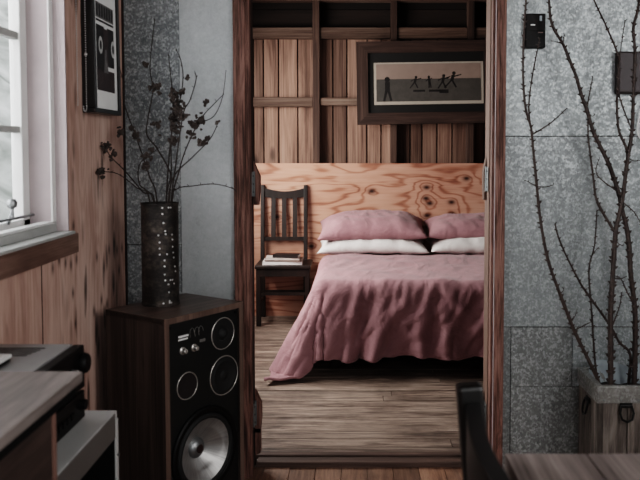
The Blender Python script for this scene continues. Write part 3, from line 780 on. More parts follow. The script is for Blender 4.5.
ringd('port', .105, .518, .045, [(.042, .002), (.040, .001), (.036, .0005), (0, .0005)])
mb = MB(); mb.lathe([(.152, 0), (.152, .008), (.146, .012), (.132, .010), (.126, .004)], FB @ Matrix.Translation((WXc, WZc, 0)), 72); wf = mb.build('woofer', M['black'], sp, auto=35)
mb = MB(); mb.lathe([(.128, .004), (.122, .014), (.115, .013), (.109, .006)], FB @ Matrix.Translation((WXc, WZc, 0)), 72); mb.build('surround', M['cone_black'], wf, smooth=True)
def brushed():
    n = N('brushed aluminium cone', .42, .75); s = n.sep(n.obj())
    ang = n.math('ARCTAN2', n.math('SUBTRACT', s[2], WZc), n.math('SUBTRACT', s[0], WXc))
    f = n.noise(n.comb(n.math('MULTIPLY', n.math('COSINE', ang), 14.), n.math('MULTIPLY', n.math('SINE', ang), 14.), 0.), 3., 4, .7)
    n.color(n.ramp(f, [(.3, '#868483'), (.7, '#bdbbb9')])); n.b.inputs['Anisotropic'].default_value = .6; return n.m
mb = MB(); mb.lathe([(.110, .007), (.088, -.008), (.062, -.026), (.034, -.043)], FB @ Matrix.Translation((WXc, WZc, 0)), 72); mb.build('cone', brushed(), wf, smooth=True)
mb = MB(); mb.lathe([(.036, -.044), (.034, -.036), (.026, -.028), (.012, -.023), (0, -.022)], FB @ Matrix.Translation((WXc, WZc, 0)), 40); dc = mb.build('dust_cap', M['steel'], wf, smooth=True)
mb = MB(); mb.lathe([(.0145, -.026), (.0145, -.0215), (.012, -.0205), (0, -.0205)], FB @ Matrix.Translation((WXc, WZc, 0)), 24); mb.build('badge', plain('dark badge', '#33201f', .4), dc)
mb = MB(); mb.box((.062, .008, .673), (.115, .010, .694)); pl = mb.build('name_plate', plain('black plate', '#1c1b1a', .4), sp)
mb = MB(); mb.box((.066, .0074, .685), (.111, .008, .6915)); mb.box((.066, .0074, .6755), (.108, .008, .681)); mb.build('lettering', M['sash'], pl)
mb = MB()
for k, x in enumerate((.128, .150, .168)): mb.tube([(x+.011*math.cos(q), .0085, .690+.018*math.sin(q)) for q in [i*.785 for i in range(6)]], .0013, 5)
mb.box((.163, .0085, .652), (.189, .010, .662)); mb.build('control_scale', plain('grey dial print', '#6b6865', .5), sp)
for x in (.085, .136):
    mb = MB(); mb.lathe([(.013, 0), (.013, .004), (.009, .006), (.008, .018), (.006, .02), (0, .02)], FB @ Matrix.Translation((x, .640, 0)), 20); mb.build('knob', M['ring'], sp, auto=35)
for x, z in ((.03, .725), (SW-.03, .725)):
    mb = MB(); mb.lathe([(.006, 0), (.005, .004), (0, .005)], FB @ Matrix.Translation((x, z, 0)), 12); mb.build('peg', M['black'], sp)

# ---------------------------------------------------------------- punched metal vase with dry branches
VX, VY, VR, VH = -.687, 2.722, .0635, .356
vs = thing('vase', 'tall rusty punched-metal cylinder vase standing on the speaker', 'vase', (VX, VY, SPH+.0005))
def rusty():
    n = N('rusty punched tin', .6, .35); co = n.obj()
    f = n.noise(n.mapping(co, (1, 1, 2.2)), 11, 6, .7); g = n.noise(co, 60, 4, .7)
    n.color(n.ramp(n.math('ADD', n.math('MULTIPLY', f, .65), n.math('MULTIPLY', g, .35)), [(.3, '#0f0c0b'), (.48, '#2b2623'), (.6, '#524842'), (.74, '#857b75')])); n.bump(f, .3, .004); return n.m
M['rusty'] = rusty()
mb = MB(); mb.lathe([(0, .0), (VR+.002, 0), (VR+.002, .008), (VR, .010), (VR, VH-.008), (VR+.002, VH-.006), (VR+.002, VH), (VR-.002, VH), (VR-.002, .01), (0, .01)], None, 56); mb.build('body', M['rusty'], vs, auto=35)
# light in the punched holes, put in as pale discs in two straggling columns
dots = [(163, 207), (163, 213), (164, 222), (165.5, 230), (159, 234), (166, 233), (160, 241), (160, 247), (160, 253), (167, 253), (164.5, 259), (164.5, 265), (164.5, 273), (165, 279), (168, 283), (170, 279), (168.5, 291), (169, 300), (169, 305), (170.5, 304), (172, 234), (172.5, 239), (172.5, 246), (173, 252), (173.5, 257), (172, 279), (173.5, 283), (163, 304), (169, 207), (171, 207), (174.5, 266), (175, 271)]
for u, v in dots:
    q = max(-.95, min(.95, (u-160.5)/18.3)); z = SPH+(305-v)/(305-203)*VH-SPH
    ang = math.asin(q)-R(90)+R(-13.5)*0
    vd = math.atan2(-VY, -VX)      # towards the camera
    a = vd+math.asin(q)
    p = Vector((VR*math.cos(a), VR*math.sin(a), max(.012, min(VH-.012, z)))); nn = Vector((math.cos(a), math.sin(a), 0))
    Mq = Matrix.Translation(p) @ nn.to_track_quat('Z', 'Y').to_matrix().to_4x4()
    mb = MB(); mb.lathe([(.0034, -.001), (.0034, .0012), (.0022, .0016), (0, .0016)], Mq, 10); mb.build('lit_hole_disc', M['white_metal'], vs, smooth=True)

M['twig'] = plain('dry brown twig', '#2a1d18', .75, 0, .3, 80)
M['pods'] = plain('dark dried seed pods', '#443934', .7, 0, .45, 120)
def smooth_path(pts, k=5):
    out = []
    for i in range(len(pts)-1):
        p0 = pts[max(i-1, 0)]; p1 = pts[i]; p2 = pts[i+1]; p3 = pts[min(i+2, len(pts)-1)]
        for s in range(k):
            t_ = s/k
            out.append(.5*((2*p1)+(-p0+p2)*t_+(2*p0-5*p1+4*p2-p3)*t_*t_+(-p0+3*p1-3*p2+p3)*t_**3))
    out.append(pts[-1]); return out
def vase_branch(path, dys, dye, clusters, label, r0=.0032, r1=.0013, extra=()):
    """stem rises out of the vase; path in photograph coordinates, dys..dye distance behind the vase axis"""
    foot = Vector((VX+(path[0][0]-160)*.0012, VY+dys*.5, SPH+.03))
    n = len(path)
    pts = [foot]+[at(u, v, VY+dys+(dye-dys)*i/(n-1)) for i, (u, v) in enumerate(path)]
    sp_ = smooth_path(pts, 5); m = len(sp_)
    mb = MB(); mb.tube(sp_, [r0+(r1-r0)*i/(m-1) for i in range(m)], 6)
    for ex in extra:
        pe = smooth_path([at(u, v, VY+d) for u, v, d in ex], 4); mb.tube(pe, [.0018+(.0009-.0018)*i/(len(pe)-1) for i in range(len(pe))], 5)
    for i in range(8, m-1, 3):     # little side buds
        d = Vector((rnd.uniform(-1, 1), rnd.uniform(-.5, .5), rnd.uniform(.2, 1))).normalized()
        mb.tube([sp_[i], sp_[i]+d*.010], [.0016, .0007], 4)
    root = thing('dried_branch', label, 'branch', foot, (0, 0, 0), 'dried branches in the vase')
    lp(mb, 'stem', M['twig'], root, smooth=True)
    if clusters:
        for u, v, s, k in clusters:
            mb = MB()
            c = min(sp_, key=lambda p: (p-at(u, v, p.y)).length); c = at(u, v, c.y)
            for q in range(int(k*2.2)):
                d = Vector((rnd.gauss(0, 1), rnd.gauss(0, 1), rnd.gauss(0, 1)))*.0075*s
                # pod: a small three-lobed capsule
                cc = c+d; rr = rnd.uniform(.0036, .0066)
                for z_ in range(2):
                    mb.blob(cc+Vector((rnd.uniform(-1, 1), rnd.uniform(-1, 1), rnd.uniform(-1, 1)))*rr*.7, rr, 1, .5, (1, 1, rnd.uniform(.7, 1.4)), r=rnd.random())
            lp(mb, 'pod_cluster', M['pods'], root)
    return root
vase_branch([(155, 203), (143, 192), (125, 171), (111, 157), (104, 145)], .0, .05, [(107, 147, 1.2, 8), (113, 155, 1, 6)], 'dried branch leaning out over the left wall with pods at its tip')
vase_branch([(154, 203), (137, 188), (118, 174), (102, 172), (90, 175)], -.01, .0, [(102, 172.5, 1.1, 7)], 'low thin dried branch pointing level toward the window', .0022)
vase_branch([(157, 202), (150, 178), (143, 157), (135, 134), (124, 103), (124, 86), (119, 66)], .02, .12, [(136, 134, 1, 6), (121, 132, .9, 5), (131, 128, .7, 3)], 'dried branch curving up in front of the corner of the room')
vase_branch([(168, 202), (171, 176), (158, 150), (147, 135), (148, 118), (153, 90), (150, 70), (152, 42), (155, 18)], -.02, .1, [(155, 88, 1.2, 10), (146, 65, .7, 4), (156, 125, 1.1, 8)], 'tallest dried branch in the vase, reaching the top of the wall')
vase_branch([(166, 202), (171, 175), (171, 146), (173, 104), (170.6, 75), (168.5, 54)], .0, .06, [(175, 95, 1.4, 12), (177, 106, 1.4, 12), (173, 118, 1.4, 12), (175, 128, 1.2, 10), (174, 141, 1.1, 8)], 'upright dried branch crowded with dark pods in the middle')
vase_branch([(166, 203), (172, 130), (180, 100), (183, 78), (181, 61), (176, 49)], .03, .1, [(187, 78, .35, 2), (182, 92, .8, 4)], 'dried branch hooking back at its tip beside the pale sheet seam')
vase_branch([(171, 202), (175, 170), (183, 115), (190, 100), (196, 80), (195, 73)], -.02, -.02, [(183, 116, .9, 6), (178, 112, .8, 5)], 'dried branch with a smooth bowed tip against the pale metal')
vase_branch([(172, 202), (178, 175), (185.5, 150), (200, 120), (214, 104), (224, 94)], .0, .05, [(196, 125, 1.3, 10), (201, 120, 1.2, 9), (207, 102, .8, 4), (191, 134, 1.1, 8)], 'dried branch slanting to the doorway with thick pod clusters', extra=[[(201, 122, .02), (214, 116, .03), (222.6, 96.6, .05), (226, 70, .06)]])
vase_branch([(169, 203), (174, 176), (192.6, 157), (210, 139), (218, 123)], -.03, -.04, [(202.5, 142.6, .9, 6), (218, 122, .5, 3), (207, 138, .6, 3)], 'lower dried branch slanting right under the thick clusters')
vase_branch([(172, 203), (177, 189), (192.6, 186), (214, 184), (231.5, 188), (237, 192)], .0, -.06, [], 'bare thin dried twig arching low toward the door casing', .0022)
vase_branch([(150, 203), (140, 185), (138, 172), (141, 162), (147, 157), (160, 147)], -.02, .02, [(147, 157, 1, 7), (145, 165, .9, 6), (151, 150, .7, 4)], 'short dried branch just above the vase rim')

# ---------------------------------------------------------------- storage unit, hi-fi stack, desk
UX0, UX1, UY0, UY1, UZ = XL+.004, -.600, 1.475, 1.935, .645
un = thing('shelf_unit', 'white open-fronted shelf unit under the black hi-fi units', 'shelf', (UX0, (UY0+UY1)/2, 0))
M['unit_white'] = plain('white laminate', '#b9b8b6', .4, 0, .04, 8); M['unit_grey'] = plain('grey laminate edge', '#5f5a57', .5, 0, .06, 8)
mb = MB(); mb.box((UX0, UY0, UZ-.018), (UX1-.003, UY1, UZ), 0, .001); lp(mb, 'top_panel', M['unit_white'], un)
mb = MB(); mb.box((UX1-.02, UY0+.02, UZ-.064), (UX1-.001, UY1-.019, UZ-.002), 0, .001); lp(mb, 'front_rail', M['unit_grey'], un)
for y in (UY0, UY1-.018):
    mb = MB(); mb.box((UX0, y, 0), (UX1, y+.018, UZ-.0185), 0, .001); s_ = lp(mb, 'side_panel', M['unit_white'], un)
    if y == UY1-.018:
        mb = MB(); mb.lathe([(.004, 0), (.004, .004), (0, .005)], Matrix.Translation((UX1, y+.009, UZ-.11)) @ Matrix.Rotation(R(90), 4, 'Y'), 12); lp(mb, 'screw', M['steel'], s_)
mb = MB(); mb.box((UX0, UY0+.018, .0), (UX0+.008, UY1-.018, UZ-.018)); lp(mb, 'back_panel', M['black_matte'], un)
mb = MB(); mb.box((UX0+.008, UY1-.024, .02), (UX1-.004, UY1-.0185, UZ-.065)); mb.box((UX0+.008, UY0+.0185, .02), (UX1-.004, UY0+.024, UZ-.065)); mb.box((UX0+.008, UY0+.02, UZ-.066), (UX1-.024, UY1-.02, UZ-.02)); lp(mb, 'shade_lining', M['black_matte'], un)  # black sheets added inside to imitate the shade in the open unit
mb = MB(); mb.box((UX0+.008, UY0+.024, .05), (UX1-.03, UY1-.024, .068)); lp(mb, 'shelf', M['black_matte'], un)

M['amp_grey'] = plain('grey metal case', '#8d8c8b', .4, .3, .06, 20); M['amp_face'] = plain('black faceplate', '#0c0b0b', .45, 0, .2, 30, .2)
am = thing('cassette_deck', 'low black hi-fi unit with a knob, between receiver and white shelf', 'hi-fi', (-.78, 1.75, UZ+.0005))
mb = MB(); mb.box((UX0+.002, 1.61, UZ+.008), (-.672, 1.87, UZ+.070), 0, .003); lp(mb, 'case', M['black'], am)
mb = MB(); mb.box((-.672, 1.606, UZ+.006), (-.662, 1.875, UZ+.072), 0, .002); lp(mb, 'faceplate', M['amp_face'], am)
for y in (1.65, 1.83):
    mb = MB(); mb.lathe([(.014, 0), (.014, .007)], Matrix.Translation((-.70, y, UZ+.001)), 14); mb.lathe([(.014, 0), (.014, .007)], Matrix.Translation((-.87, y, UZ+.001)), 14); lp(mb, 'foot', M['black'], am)
mb = MB(); mb.lathe([(.013, 0), (.012, .014), (0, .015)], Matrix.Translation((-.662, 1.845, UZ+.045)) @ Matrix.Rotation(R(90), 4, 'Y'), 20); lp(mb, 'knob', M['black'], am, auto=35)
mb = MB()
for k in range(7): mb.box((-.662, 1.62+k*.026, UZ+.028), (-.657, 1.638+k*.026, UZ+.042), 0, .001)
lp(mb, 'button', M['black'], am)
RZ0, RZ1 = UZ+.073, .828
rc = thing('receiver', 'grey-topped stereo receiver with black faceplate and round volume knob', 'hi-fi', (-.78, 1.75, RZ0))
mb = MB(); mb.box((UX0+.002, 1.61, RZ0+.008), (-.690, 1.880, RZ1), 0, .002); cs = lp(mb, 'case', M['amp_grey'], rc)
mb = MB(); mb.box((-.690, 1.606, RZ0+.004), (-.664, 1.884, RZ1-.002), 0, .003); fc = lp(mb, 'faceplate', M['amp_face'], rc)
mb = MB()
for k in range(5):
    y = 1.768+k*.0165
    mb.box((UX0+.01, y, RZ1-.0005), (-.757+.004*k, y+.0065, RZ1+.0006), 0)
lp(mb, 'vent', M['black_matte'], cs)
mb = MB(); mb.lathe([(.024, 0), (.025, .004), (.023, .014), (.020, .017), (0, .017)], Matrix.Translation((-.664, 1.862, RZ1-.042)) @ Matrix.Rotation(R(90), 4, 'Y'), 32); lp(mb, 'knob', M['black'], fc, auto=35)
mb = MB(); mb.lathe([(.010, 0), (.009, .014), (0, .015)], Matrix.Translation((-.664, 1.80, RZ1-.05)) @ Matrix.Rotation(R(90), 4, 'Y'), 20); lp(mb, 'knob', M['steel'], fc, auto=35)
mb = MB(); mb.box((-.6645, 1.63, RZ1-.05), (-.6625, 1.77, RZ1-.022)); lp(mb, 'display', M['black'], fc)
mb = MB()
for y in (1.65, 1.83):
    for x in (-.87, -.71): mb.lathe([(.014, 0), (.014, .009)], Matrix.Translation((x, y, RZ0-.0005)), 14)
lp(mb, 'foot', M['black'], rc)
# slim pale case lying on the receiver
cs_ = thing('flat_case', 'thin pale grey flat slab lying on top of the receiver', 'hi-fi', (-.83, 1.69, RZ1+.0015))
mb = MB(); mb.box((UX0+.006, 1.625, RZ1+.0085), (-.77, 1.725, RZ1+.017), 0, .002); lp(mb, 'lid', plain('pale grey lid', '#d2d1cf', .35, 0, .03), cs_)
mb = MB(); mb.box((UX0+.006, 1.628, RZ1+.0015), (-.773, 1.722, RZ1+.0085)); lp(mb, 'case', M['black'], cs_)

# desk
DT = .847
dk_ = thing('desk', 'weathered grey-topped wooden desk at the near left by the window wall', 'desk', (-.73, 1.1, 0))
M['desk_top'] = wood('weathered grey top', [(.3, '#4d4541'), (.5, '#776c67'), (.7, '#968b86')], 'Y', 1.6, 20, .6, .4, 0, .1, .2)
M['desk_side'] = wood('dull reddish desk side', [(.3, '#241a18'), (.5, '#40322d'), (.7, '#57463f')], 'Y', 1.2, 16, .6, .4, 0, .1, .3)
mb = MB(); mb.box((XL+.004, .55, DT-.022), (-.561, 1.58, DT), .2, .002); lp(mb, 'desktop', M['desk_top'], dk_)
mb = MB(); mb.box((XL+.02, .6, DT-.045), (-.57, 1.565, DT-.022), .2, .001); lp(mb, 'apron', M['black_matte'], dk_)
mb = MB(); mb.box((-.592, .62, .02), (-.574, 1.445, DT-.045), .6, .001); lp(mb, 'side_panel', M['desk_side'], dk_)
mb = MB(); mb.box((-.598, 1.445, .0), (-.571, 1.462, DT-.045), .9, .001); lp(mb, 'leg', wood('desk batten', [(.3, '#4a332b'), (.7, '#7d5d52')], 'Z', 1, 20, .6), dk_)
mb = MB(); mb.box((-.598, .60, .0), (-.571, .62, DT-.045), .9, .001); lp(mb, 'leg', M['desk_side'], dk_)
# the unit stands beyond, so the desk only needs its two ends on this side and a cleat on the wall
mb = MB(); mb.box((XL+.002, .6, 0), (XL+.02, .64, DT-.022)); lp(mb, 'leg', M['desk_side'], dk_)
mb = MB(); mb.box((XL+.002, .64, DT-.09), (XL+.02, 1.40, DT-.022)); lp(mb, 'cleat', M['desk_side'], dk_)

# ---------------------------------------------------------------- wall boxes by the doorway
sb = thing('switch_box', 'small black switch box on the metal wall behind the thorny branch', 'switch', (.687, YP-.005, 1.69))
mb = MB(); mb.box((.649, YP-.035, 1.692), (.726, YP-.005, 1.822), 0, .003); bd = lp(mb, 'body', M['black'], sb)
mb = MB(); mb.box((.651, YP-.037, 1.756), (.724, YP-.035, 1.819), 0, .001); lp(mb, 'cover', plain('dark brown plastic', '#120e0d', .5, 0, .1, 30, .2), sb)
mb = MB(); mb.box((.702, YP-.039, 1.793), (.711, YP-.037, 1.813), 0, .001); lp(mb, 'indicator', plain('grey blue indicator', '#8b98a0', .3), sb)
mb = MB(); mb.box((.668, YP-.039, 1.776), (.685, YP-.037, 1.781)); lp(mb, 'marking', M['sash'], sb)
mb = MB(); mb.box((.697, YP-.036, 1.748), (.716, YP-.0345, 1.752)); lp(mb, 'marking', plain('brown marking', '#5d4038', .4), sb)
jb = thing('junction_box', 'square dark brown box high on the metal wall above the crate', 'box', (1.06, YP-.005, 1.51))
mb = MB(); mb.box((1.003, YP-.045, 1.517), (1.15, YP-.005, 1.677), 0, .004); lp(mb, 'body', plain('brown box', '#2c2120', .55, 0, .15), jb)
mb = MB(); mb.box((1.008, YP-.049, 1.522), (1.145, YP-.045, 1.672), 0, .002); lp(mb, 'lid', plain('brown lid', '#33272a', .5, 0, .15), jb)
mb = MB(); pts = smooth_path([Vector((1.125, YP-.02, 1.515)), Vector((1.105, YP-.025, 1.46)), Vector((1.092, YP-.02, 1.40)), Vector((1.099, YP-.02, 1.35)), Vector((1.14, YP-.02, 1.325))], 6); mb.tube(pts, .003, 6)
mb.build('cable', M['sash'], smooth=True, label='thin white cable hanging below the brown wall box', cat='cable')

# ---------------------------------------------------------------- crate planter
CX0, CX1, CY0, CY1, CZ = .868, 1.40, 2.755, 3.0, .455
cr = thing('planter_crate', 'weathered wooden crate with metal rim holding the thorny branches', 'planter', ((CX0+CX1)/2, (CY0+CY1)/2, 0))
M['crate'] = wood('weathered grey-brown crate', [(.3, '#2a2421'), (.5, '#5f5650'), (.7, '#8f857d')], 'Z', 3., 20, .8, .5, .2, .15, .5)
M['crate_rim'] = galv('worn zinc rim', '#5a5855', '#8d8b86', 8, .2)
mb = MB(); n = 5
for k in range(n):
    x0 = CX0+(CX1-CX0)*k/n; x1 = CX0+(CX1-CX0)*(k+1)/n
    mb.box((x0+.0015, CY0, .02), (x1-.0015, CY0+.016, CZ-.01), rnd.random(), .002); mb.box((x0+.0015, CY1-.016, .02), (x1-.0015, CY1, CZ-.01), rnd.random(), .002)
for k in range(3):
    a = CY0+.016+(CY1-CY0-.032)*k/3; b = CY0+.016+(CY1-CY0-.032)*(k+1)/3
    mb.box((CX0, a+.001, .02), (CX0+.016, b-.001, CZ-.01), rnd.random(), .002); mb.box((CX1-.016, a+.001, .02), (CX1, b-.001, CZ-.01), rnd.random(), .002)
mb.box((CX0+.016, CY0+.016, .0), (CX1-.016, CY1-.016, .03))
lp(mb, 'box', M['crate'], cr)
mb = MB(); e = .004; h0 = CZ-.062
mb.box((CX0-e, CY0-e, h0), (CX1+e, CY0+.020, CZ), 0, .002); mb.box((CX0-e, CY1-.020, h0), (CX1+e, CY1+e, CZ), 0, .002)
mb.box((CX0-e, CY0+.020, h0), (CX0+.020, CY1-.020, CZ), 0, .002); mb.box((CX1-.020, CY0+.020, h0), (CX1+e, CY1-.020, CZ), 0, .002)
rim = lp(mb, 'rim', M['crate_rim'], cr)
mb = MB()
for k in range(9):
    x = CX0+.02+(CX1-CX0-.04)*k/8; mb.lathe([(.004, 0), (.003, .002), (0, .0025)], Matrix.Translation((x, CY0-e, h0+.012)) @ Matrix.Rotation(R(90), 4, 'X'), 8)
lp(mb, 'nail', M['hinge'], rim)
mb = MB(); mb.box((CX0+.021, CY0+.021, CZ-.075), (CX1-.021, CY1-.021, CZ-.065)); mb.grid(lambda i, j: Vector((CX0+.021+i*(CX1-CX0-.042), CY0+.021+j*(CY1-CY0-.042), CZ-.055+.01*noise.noise(Vector((i*9, j*5, 1))))), 24, 12); lp(mb, 'soil', plain('dark soil', '#1b1614', .95, 0, .4, 60), cr)
mb = MB()   # crumpled pale plastic liner standing up along the back
def liner(i, j):
    x = CX0+.03+i*(CX1-CX0-.06); z = CZ-.06+j*(.085+.012*math.sin(i*14)); y = CY1-.026-.006*math.sin(i*31+j*3)-.01*j*noise.noise(Vector((i*8, j*2, 5)))
    return Vector((x, y, z))
mb.grid(liner, 60, 8); lp(mb, 'liner', plain('grey plastic liner', '#8f999e', .35, 0, .2, 18), cr, smooth=True)
def ring_handle(px, py, pz, ax):
    """bail handle with back plate; ax 'x' on the side face, 'y' on the front face"""
    T = Matrix.Translation((px, py, pz)) @ (Matrix.Rotation(R(-90), 4, 'Z') if ax == 'x' else Matrix())
    mb = MB(); mb.box((-.022, -.004, .012), (.022, .0, .032), 0, .001, 0, T)
    mb.tube([T @ Vector(p) for p in ((-.018, -.008, .022), (.018, -.008, .022))], .005, 8)
    mb.tube([T @ Vector(p) for p in ((-.018, -.008, .022), (-.024, -.014, -.004), (-.018, -.018, -.026), (0, -.020, -.034), (.018, -.018, -.026), (.024, -.014, -.004), (.018, -.008, .022))], .0042, 8)
    lp(mb, 'handle', plain('black iron handle', '#181615', .5, .5), cr)
ring_handle(CX0, 2.865, .350, 'x'); ring_handle(.968, CY0, .365, 'y')
mb = MB()   # corner strap on the near edge
mb.box((CX0-.002, CY0-.002, .02), (CX0+.02, CY0, h0)); mb.box((CX0-.002, CY0, .02), (CX0, CY0+.02, h0)); lp(mb, 'corner_strap', M['crate'], cr)

M['bark'] = plain('reddish dark bark', '#3a2c27', .6, 0, .45, 70); 
def thorn_branch(main, subs, y0, y1, r0, r1, label):
    """main/subs: pixel paths from the base up"""
    n = len(main); foot = at(*main[0], y0); foot = Vector((foot.x, y0, CZ-.07))
    pts = [foot]+[at(u, v, y0+(y1-y0)*i/(n-1)) for i, (u, v) in enumerate(main)]
    sp_ = smooth_path(pts, 6); m = len(sp_)
    mb = MB()
    def limb(s, ra, rb):
        k = len(s)
        rad = [(ra+(rb-ra)*i/(k-1))*(1+.16*noise.noise(s[i]*40)) for i in range(k)]
        mb.tube(s, rad, 7)
        L = 0; nxt = .02; sd = 1
        for i in range(1, k):
            L += (s[i]-s[i-1]).length
            while L > nxt:
                nxt += rnd.uniform(.011, .022); sd = -sd
                tdir = (s[i]-s[i-1]).normalized()
                side = Vector((sd*rnd.uniform(.6, 1), rnd.uniform(-.7, .7), rnd.uniform(.0, .5))); side = (side-tdir*side.dot(tdir)).normalized()
                base = s[i]+(s[i-1]-s[i])*rnd.random(); q = rad[i]
                ln = rnd.uniform(.006, .010)+q*.5
                mb.tube([base, base+side*q*1.1+tdir*.003, base+side*(q+ln*.7)+tdir*ln*.6], [q*.75+.0008, q*.5+.0012, .0006], 5)
    limb(sp_, r0, r1)
    for path, ra, dy in subs:
        # twigs start on the stem at its own depth
        best = min(sp_, key=lambda p: (p-at(path[0][0], path[0][1], p.y)).length)
        yy = best.y; k = len(path)
        s = [at(u, v, yy+dy*i/(k-1)) for i, (u, v) in enumerate(path)]; s[0] = best.copy()
        limb(smooth_path(s, 5), ra, ra*.45)
    return mb.build('thorny_branch', M['bark'], smooth=True, loc=foot, label=label, cat='branch', group='thorny branches in the crate')
thorn_branch([(599, 384), (588.7, 360.6), (575.6, 334), (568, 315), (558, 289), (548, 260), (540.6, 221.6), (536.8, 186.6), (534.8, 166), (533, 148), (531, 128), (525.6, 108), (523, 75), (524, 31), (526, 0), (527, -20)],
    [([(531, 126), (528.8, 106), (532, 78), (538, 47), (540, 38)], .0034, .02), ([(534, 136), (550.6, 123), (567, 108)], .003, .04), ([(537, 187), (532, 184), (525, 180)], .0022, 0), ([(537, 188), (545, 187), (553, 185)], .0022, 0),
     ([(571, 322), (575, 316), (577, 309)], .002, 0), ([(575, 330), (583, 326), (591, 322)], .0026, .02), ([(560, 296), (563, 291), (564, 286)], .002, 0)], 2.84, 2.74, .0072, .0034, 'thorny branch nearest the doorway, crossing the black switch box')
thorn_branch([(634, 384), (635, 353), (635, 312), (631, 277), (628, 236), (622, 210), (619, 195), (610.6, 169), (602, 150), (593, 131), (586.6, 109), (582, 97), (575.6, 75), (569, 59), (563, 44), (555, 31), (550.6, 19), (549, 0), (548, -18)],
    [([(587, 110), (590, 91), (593, 76)], .0032, .02), ([(563, 44), (557, 42), (551, 41)], .002, 0), ([(563, 43), (564, 37), (564, 33)], .002, 0), ([(628, 200), (634, 212), (641, 224)], .003, .02), ([(589, 114), (593, 116), (595, 114)], .002, 0), ([(631, 305), (627, 292), (621, 279), (615, 276)], .0034, -.02)], 2.90, 2.95, .0105, .0042, 'thick thorny branch bending left to the top of the wall')
thorn_branch([(610.6, 382), (610.6, 347.5), (610.6, 312.5), (612.6, 277.5), (615.5, 233), (619, 216), (623, 195), (627, 163), (632, 131), (633.4, 94), (635, 53), (633.4, 28), (638, 9), (640, -8)],
    [([(613, 232), (603, 213), (596, 198), (593, 175), (588.5, 140), (588, 118)], .0058, .05), ([(626, 168), (627, 150), (619, 131), (617, 106), (618, 81), (618, 56), (607, 28), (594, 0), (590, -12)], .0056, .06), ([(619, 128), (618, 90), (620, 55), (625, 20)], .003, .04), ([(613, 277), (620, 279), (627, 276)], .003, .0), ([(611, 328), (619, 308), (622, 292)], .003, .0), ([(613, 242), (619, 244), (624, 246)], .0026, 0), ([(596, 190), (597, 175), (600, 157)], .0026, .03), ([(628, 160), (634, 161), (641, 160)], .0022, 0)], 2.80, 2.86, .0105, .0045, 'thick upright thorny branch near the crate middle, forking in several arms')
thorn_branch([(629, 380), (630, 354), (619, 342), (609, 324), (586, 292), (578.5, 280), (565.4, 254), (558, 236), (555, 224)], [([(609, 325), (606, 318), (606, 312)], .002, 0)], 2.93, 2.80, .006, .0026, 'thin thorny branch slanting low to the left across the others')
thorn_branch([(597.5, 384), (594.5, 356), (591.6, 312.5), (589, 277), (590, 262), (594.5, 245), (597, 210)], [([(591, 258), (596, 250), (599, 247)], .002, 0)], 2.9, 2.97, .0045, .0022, 'thinnest upright thorny twig at the left end of the crate')

# ---------------------------------------------------------------- near table and chair
TX0, TX1, TY0, TY1, TZ = .268, 1.45, .55, 1.385, .752
tb = thing('dining_table', 'grey-brown wooden tabletop at the near right corner', 'table', ((TX0+TX1)/2, (TY0+TY1)/2, 0))
M['table'] = wood('grey brown table boards', [(.3, '#3b302d'), (.5, '#6f625d'), (.7, '#988a84')], 'Y', 1.4, 26, .5, .45, 0, .2, .3)
mb = MB()
for k in range(8):
    x0 = TX0+(TX1-TX0)*k/8; mb.box((x0+.0008, TY0, TZ-.03), (x0+(TX1-TX0)/8-.0008, TY1, TZ), rnd.random(), .0015)
lp(mb, 'tabletop', M['table'], tb)
M['table_leg'] = wood('table leg', [(.3, '#2b211e'), (.7, '#5d4d46')], 'Z', 1.2, 20, .6)
mb = MB(); i_ = .06; mb.box((TX0+i_, TY0+i_, TZ-.11), (TX0+i_+.02, TY1-i_, TZ-.03)); mb.box((TX1-i_-.02, TY0+i_, TZ-.11), (TX1-i_, TY1-i_, TZ-.03)); mb.box((TX0+i_, TY0+i_, TZ-.11), (TX1-i_, TY0+i_+.02, TZ-.03)); mb.box((TX0+i_, TY1-i_-.02, TZ-.11), (TX1-i_, TY1-i_, TZ-.03)); lp(mb, 'apron', M['table_leg'], tb)
for x in (TX0+.05, TX1-.11):
    for y in (TY0+.05, TY1-.11):
        mb = MB(); mb.box((x, y, 0), (x+.06, y+.06, TZ-.03), 0, .004); lp(mb, 'leg', M['table_leg'], tb)
nc = thing('dining_chair', 'near black chair back rising in front of the doorway sill', 'chair', (.40, 1.12, 0))
M['chair_black'] = wood('worn black paint', [(.3, '#080707'), (.7, '#1a1513')], 'Z', 1.2, 22, .4, .4, 0, .1, .2, .5)
KB = M['chair_black']; ya, yb_ = .885, 1.335
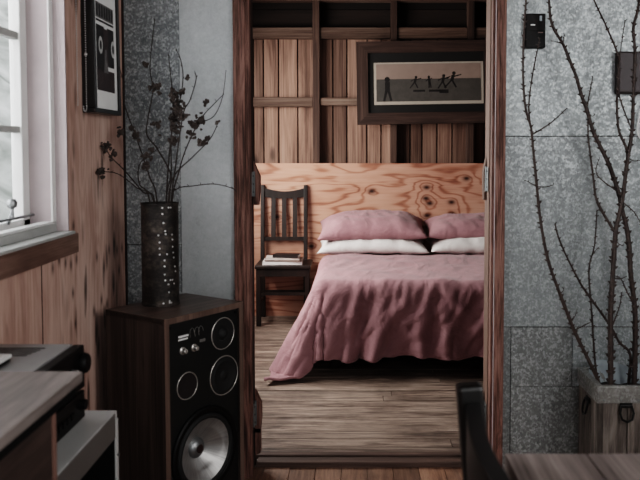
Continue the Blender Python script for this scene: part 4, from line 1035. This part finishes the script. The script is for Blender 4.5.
for y, nm in ((yb_, 'leg'), (ya, 'leg')):
    mb = MB(); mb.bar((.245, y, 0), (.235, y, .45), .036, .038, (1, 0, 0), 0, .005); mb.bar((.235, y, .44), (.196, y, .895), .040, .045, (1, 0, 0), 0, .007); lp(mb, 'leg', KB, nc)
    mb = MB(); mb.bar((.60, y, 0), (.60, y, .43), .034, .034, (1, 0, 0), 0, .004); lp(mb, 'leg', KB, nc)
    mb = MB(); mb.bar((.24, y, .2), (.60, y, .2), .02, .024); lp(mb, 'stretcher', KB, nc)
mb = MB(); mb.box((.225, ya-.02, .425), (.635, yb_+.02, .452), 0, .008); lp(mb, 'seat', KB, nc)
# curved crest rail: bowed back between the posts
mb = MB(); n = 12
def rail(z0, z1, th, name):
    mb = MB(); out = []; inn = []
    for k in range(n+1):
        q = k/n; y = yb_-.018+(ya+.036-yb_)*q; bow = .03*math.sin(math.pi*q)
        xm = .235-(.5*(z0+z1)-.44)/.455*.039
        out.append((xm-bow*.6-th/2, y)); inn.append((xm-bow*.6+th/2, y))
    mb.prism(out+inn[::-1], Matrix.Translation((0, 0, z0)), z1-z0); bmesh.ops.bevel(mb.bm, geom=mb.bm.edges[:], offset=.003, segments=2, affect='EDGES'); lp(mb, name, KB, nc)
rail(.775, .868, .026, 'crest_rail'); rail(.60, .65, .02, 'back_rail')

# ---------------------------------------------------------------- light
def area(name, loc, rot, sx, sy, e, col=(1, 1, 1)):
    l = bpy.data.lights.new(name, 'AREA'); l.shape = 'RECTANGLE'; l.size = sx; l.size_y = sy; l.energy = e; l.color = col
    o = bpy.data.objects.new(name, l); COL.objects.link(o); o.location = loc; o.rotation_euler = rot; return o
area('daylight_window', (XL-.45, 1.6, 1.75), (0, R(-72), 0), 1.3, 1.7, 26, (.97, .98, 1))
area('daylight_bedroom', (BXL-.30, 4.73, 1.62), (0, R(-73), 0), 1.2, 1.7, 82, (1, .98, .95))
area('daylight_behind', (1.2, -.7, 2.3), (R(70), 0, R(20)), 2.0, 1.0, 14, (1, .99, .98))
area('daylight_right', (XR-.1, .55, 1.75), (R(84), 0, R(66)), 1.5, 1.2, 40, (1, .99, .98))
w = bpy.data.worlds.new('overcast'); sc.world = w; w.use_nodes = True
nt = w.node_tree; bg = nt.nodes['Background']; bg.inputs[0].default_value = (.96, .98, 1, 1); bg.inputs[1].default_value = .9
sc.view_settings.view_transform = 'Filmic'; sc.view_settings.look = 'High Contrast'
sc.view_settings.exposure = .12
sc.cycles.use_denoising = True
